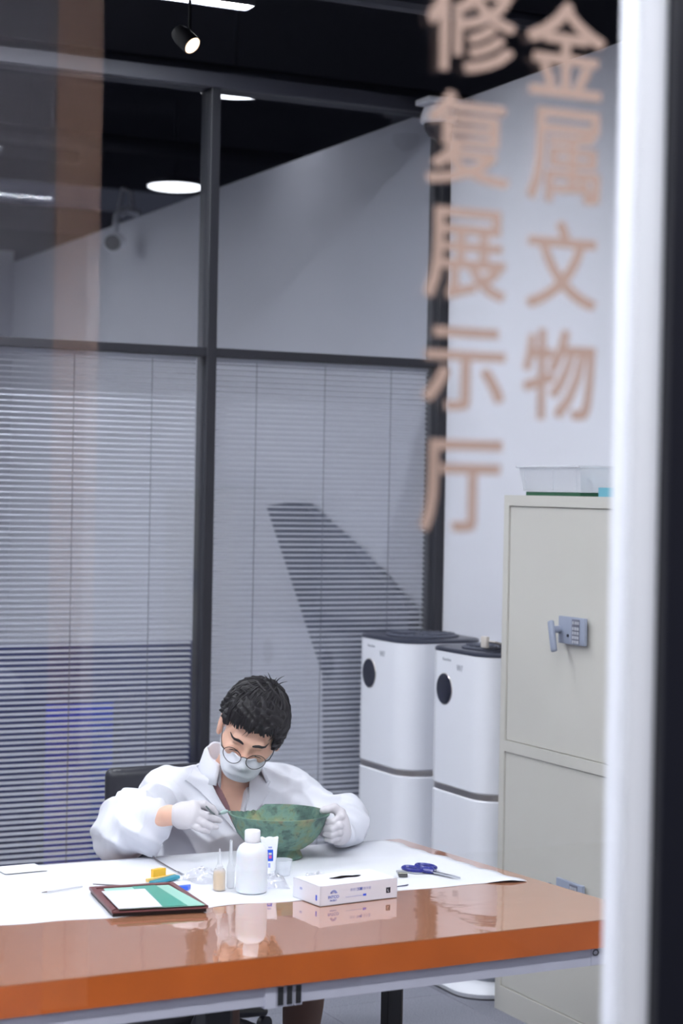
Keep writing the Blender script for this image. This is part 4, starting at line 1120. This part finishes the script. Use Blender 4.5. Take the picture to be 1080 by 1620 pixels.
patch('lapel', [(2.178, .778), (2.204, .865), (2.226, .940), (2.256, .955), (2.300, .918), (2.286, .906), (2.290, .892), (2.245, .85)])
# standing / folded collar round the neck
cv = MB(); n = 40; rows = []
for j, (rr, dz, fd) in enumerate(((.070, -.03, 1), (.066, .03, .6), (.067, .082, .2), (.071, .089, .2), (.078, .080, .25), (.092, .036, .5), (.104, -.004, .8))):
    row = []
    for i in range(n+1):
        ang = R(-90)+R(44)+R(272)*i/n      # opens at the front
        ct_, st2 = math.cos(ang), math.sin(ang)
        fr = max(0, -st2)
        row.append((NECK[0]+(rr+.012*fr)*1.06*ct_, NECK[1]-.004+(rr+.018*fr)*st2, NECK[2]+dz*(1-.62*fr)+.012*max(0, st2)-.012*fr*fd+.003*math.sin(7*ang)))
    rows.append(row)
v = [p for r_ in rows for p in r_]; f = []
for j in range(len(rows)-1):
    for i in range(n): a = j*(n+1)+i; f.append((a, a+1, a+n+2, a+n+1))
cv.add([tuple(np.array(p)-BASE) for p in v], f)
co_ = obj('collar', cv, coat_m, coat, smooth=180); s_ = co_.modifiers.new('thickness', 'SOLIDIFY'); s_.thickness = .003
# ---- shirt (inner, dusky pink)
Sh = SDF((1.9, 5.0, .70), (2.5, 5.45, 1.02), .0040)
sl = B.sl(Sh.lo, Sh.lo+Sh.h*(Sh.n-1)); i0 = [q.start for q in sl]
sub = B.f[i0[0]:i0[0]+Sh.n[0], i0[1]:i0[1]+Sh.n[1], i0[2]:i0[2]+Sh.n[2]]
Sh.n = np.array(sub.shape); Sh.lo = np.array([B.ax[i][i0[i]] for i in range(3)]); Sh.ax = [Sh.lo[i]+Sh.h*np.arange(Sh.n[i]) for i in range(3)]
Sh.f = sub-.005
X, Y, Z = Sh.pts((slice(None),)*3)
vs_ = np.maximum(vcut(X, Y, Z, 2.176, .790, .36, .42, 0)+.004, Y-5.235)
Sh.f = np.maximum(Sh.f, -vs_.astype(np.float32))
Sh.f = np.maximum(Sh.f, (Z-(.985+.18*(Y-5.2))).astype(np.float32)+0*Sh.f)
ii = [np.clip(np.round((Sh.ax[q]-Ct.lo[q])/Ct.h).astype(int), 0, Ct.n[q]-1) for q in range(3)]
Sh.f = np.maximum(Sh.f, CtFull[np.ix_(*ii)]+.004)
obj('shirt', Sh.mesh('shirt', BASE), mat('dusky_pink_shirt', (150, 112, 116), .8), person, smooth=None)

# ---- gloves (five fingers each)
G1 = SDF(WRR-np.array([.04, .13, .09]), WRR+np.array([.19, .10, .09]), .0020)
o = WRR
kn = [P3(o, .068, .030, .012), P3(o, .074, .016, .030), P3(o, .070, .000, .038), P3(o, .060, -.014, .038)]     # index..little knuckles
G1.cone(P3(o, .030, .003, .003), P3(o, .036, .004, .004), .0275, .028, .008)
G1.cone(P3(o, .040, .008, .0), kn[0], .025, .0165, .02); G1.cone(P3(o, .040, .004, .006), kn[1], .026, .0165, .02)
G1.cone(P3(o, .040, -.004, .010), kn[2], .025, .0155, .02); G1.cone(P3(o, .040, -.010, .008), kn[3], .022, .014, .02)
G1.chain([kn[0], P3(o, .098, .034, .010), P3(o, .120, .022, .004), P3(o, .130, .008, .0)], [.0125, .0112, .0100, .0085], .003)
G1.chain([kn[1], P3(o, .108, .006, .034), P3(o, .128, -.004, .024), P3(o, .142, -.010, .012)], [.0125, .0110, .0098, .0082], .003)
G1.chain([kn[2], P3(o, .100, -.012, .046), P3(o, .120, -.021, .040), P3(o, .134, -.025, .030)], [.0120, .0106, .0095, .0080], .003)
G1.chain([kn[3], P3(o, .084, -.025, .048), P3(o, .100, -.032, .044), P3(o, .112, -.036, .038)], [.0108, .0095, .0085, .0074], .003)
G1.chain([P3(o, .042, .012, -.010), P3(o, .066, .016, -.020), P3(o, .096, .014, -.012), P3(o, .122, .004, -.004)], [.019, .0145, .0122, .0095], .006)
G1.cone(P3(o, .024, .001, .002), P3(o, .027, .001, .002), .0290, .0285, .004)
g1 = obj('glove', G1.mesh('glove', BASE), glove_m, person, smooth=None); g1['label'] = 'white latex glove on the hand holding the brush'
# left hand round the bowl rim
RIM = np.array([BC[0], BC[1], TZ+.127])+CR*.143
G2 = SDF(RIM-np.array([.11, .10, .12]), RIM+np.array([.12, .12, .06]), .0020)
o = RIM
wr = WRL
pk = [P3(o, .036, -.008, .012), P3(o, .040, -.026, .020), P3(o, .040, -.045, .018), P3(o, .036, -.062, .012)]
G2.cone(wr, P3(o, .030, -.060, -.004), .026, .027, .012)
for q, r1 in zip(pk, (.0165, .017, .0165, .015)):
    G2.cone(P3(o, .030, -.055, -.008), q, .024, r1, .02)
G2.chain([pk[0], P3(o, .034, -.002, .030), P3(o, .014, -.018, .034), P3(o, -.004, -.020, .026)], [.0125, .0112, .0105, .0090], .003)
G2.chain([pk[1], P3(o, .030, -.026, .040), P3(o, .010, -.036, .038), P3(o, -.009, -.038, .026)], [.0125, .0112, .0105, .0088], .003)
G2.chain([pk[2], P3(o, .030, -.046, .036), P3(o, .010, -.054, .034), P3(o, -.010, -.055, .022)], [.0122, .0110, .0102, .0085], .003)
G2.chain([pk[3], P3(o, .026, -.064, .028), P3(o, .010, -.070, .026), P3(o, -.006, -.071, .016)], [.0110, .0100, .0092, .0078], .003)
G2.chain([P3(o, .034, -.03, -.008), P3(o, .032, .000, -.006), P3(o, .014, .016, -.002), P3(o, -.012, .010, .002), P3(o, -.018, .008, .004)], [.019, .0155, .0128, .0112, .0095], .006)
g2_ = obj('glove', G2.mesh('glove', BASE), glove_m, person, smooth=None); g2_['label'] = 'white latex glove gripping the bowl rim'
# ---- trousers and shoes
Tr = SDF((1.92, 4.55, .03), (2.56, 5.62, .66), .0065)
HIPR, HIPL = np.array([2.10, 5.42, .535]), np.array([2.29, 5.42, .535])
KNR, KNL = np.array([2.06, 5.00, .545]), np.array([2.345, 4.98, .535])
ANR, ANL = np.array([2.07, 4.96, .10]), np.array([2.30, 4.93, .10])
Tr.cone((2.13, 5.47, .56), (2.26, 5.47, .56), .115, .115, .04)
for hip, knq, an in ((HIPR, KNR, ANR), (HIPL, KNL, ANL)):
    Tr.cone(hip, knq, .088, .066, .05); Tr.cone(knq, an, .066, .052, .03)
X, Y, Z = Tr.pts((slice(None),)*3); Tr.f += (.004*wave(X, Y, Z, 21, 45)).astype(np.float32)
Tr.f = np.maximum(Tr.f, (.085-Z).astype(np.float32)+0*Tr.f)
obj('trousers', Tr.mesh('trousers', BASE), mat('brown_trousers', (122, 98, 88), .8, bump=(60, .2)), person, smooth=None)
for an in (ANR, ANL):
    So = SDF(an-np.array([.07, .24, .10]), an+np.array([.07, .1, .05]), .006)
    So.cone((an[0], an[1]+.02, .045), (an[0], an[1]-.15, .035), .042, .034, .03); So.cone((an[0], an[1], .05), (an[0], an[1], .10), .04, .042, .02)
    So.f = np.maximum(So.f, (.002-So.pts((slice(None),)*3)[2]).astype(np.float32)+0*So.f)
    obj('shoe', So.mesh('shoe', BASE), mat('black_shoe', (34, 32, 34), .4), person, smooth=None)
# ---- brush in the right hand
bs = thing('brush', 'thin brush with pale green bristles held at the bowl rim', 'brush', tuple(P3(WRR, .128, .004, .002)))
def lb_(p, q): return tuple(np.array(p)-np.array(q))
o = np.array(bs.location)
tip = RIM-CR*.286+np.array([0, 0, .001])-CR*.006
dirb = (tip-o)/np.linalg.norm(tip-o)
obj('shaft', MB().tube([tuple(-dirb*.085+np.array([0, 0, .03])), tuple(-dirb*.03+np.array([0, 0, .008])), (0, 0, 0), tuple((tip-o)*.45)], [.0022, .003, .0032, .003], 10), mat('brush_shaft', (96, 108, 108), .35), bs)
obj('bristles', MB().tube([tuple((tip-o)*.42), tuple((tip-o)*.7), tuple(tip-o)], [.0032, .0060, .0045], 12), mat('bristle_pale', (176, 200, 196), .7), bs)
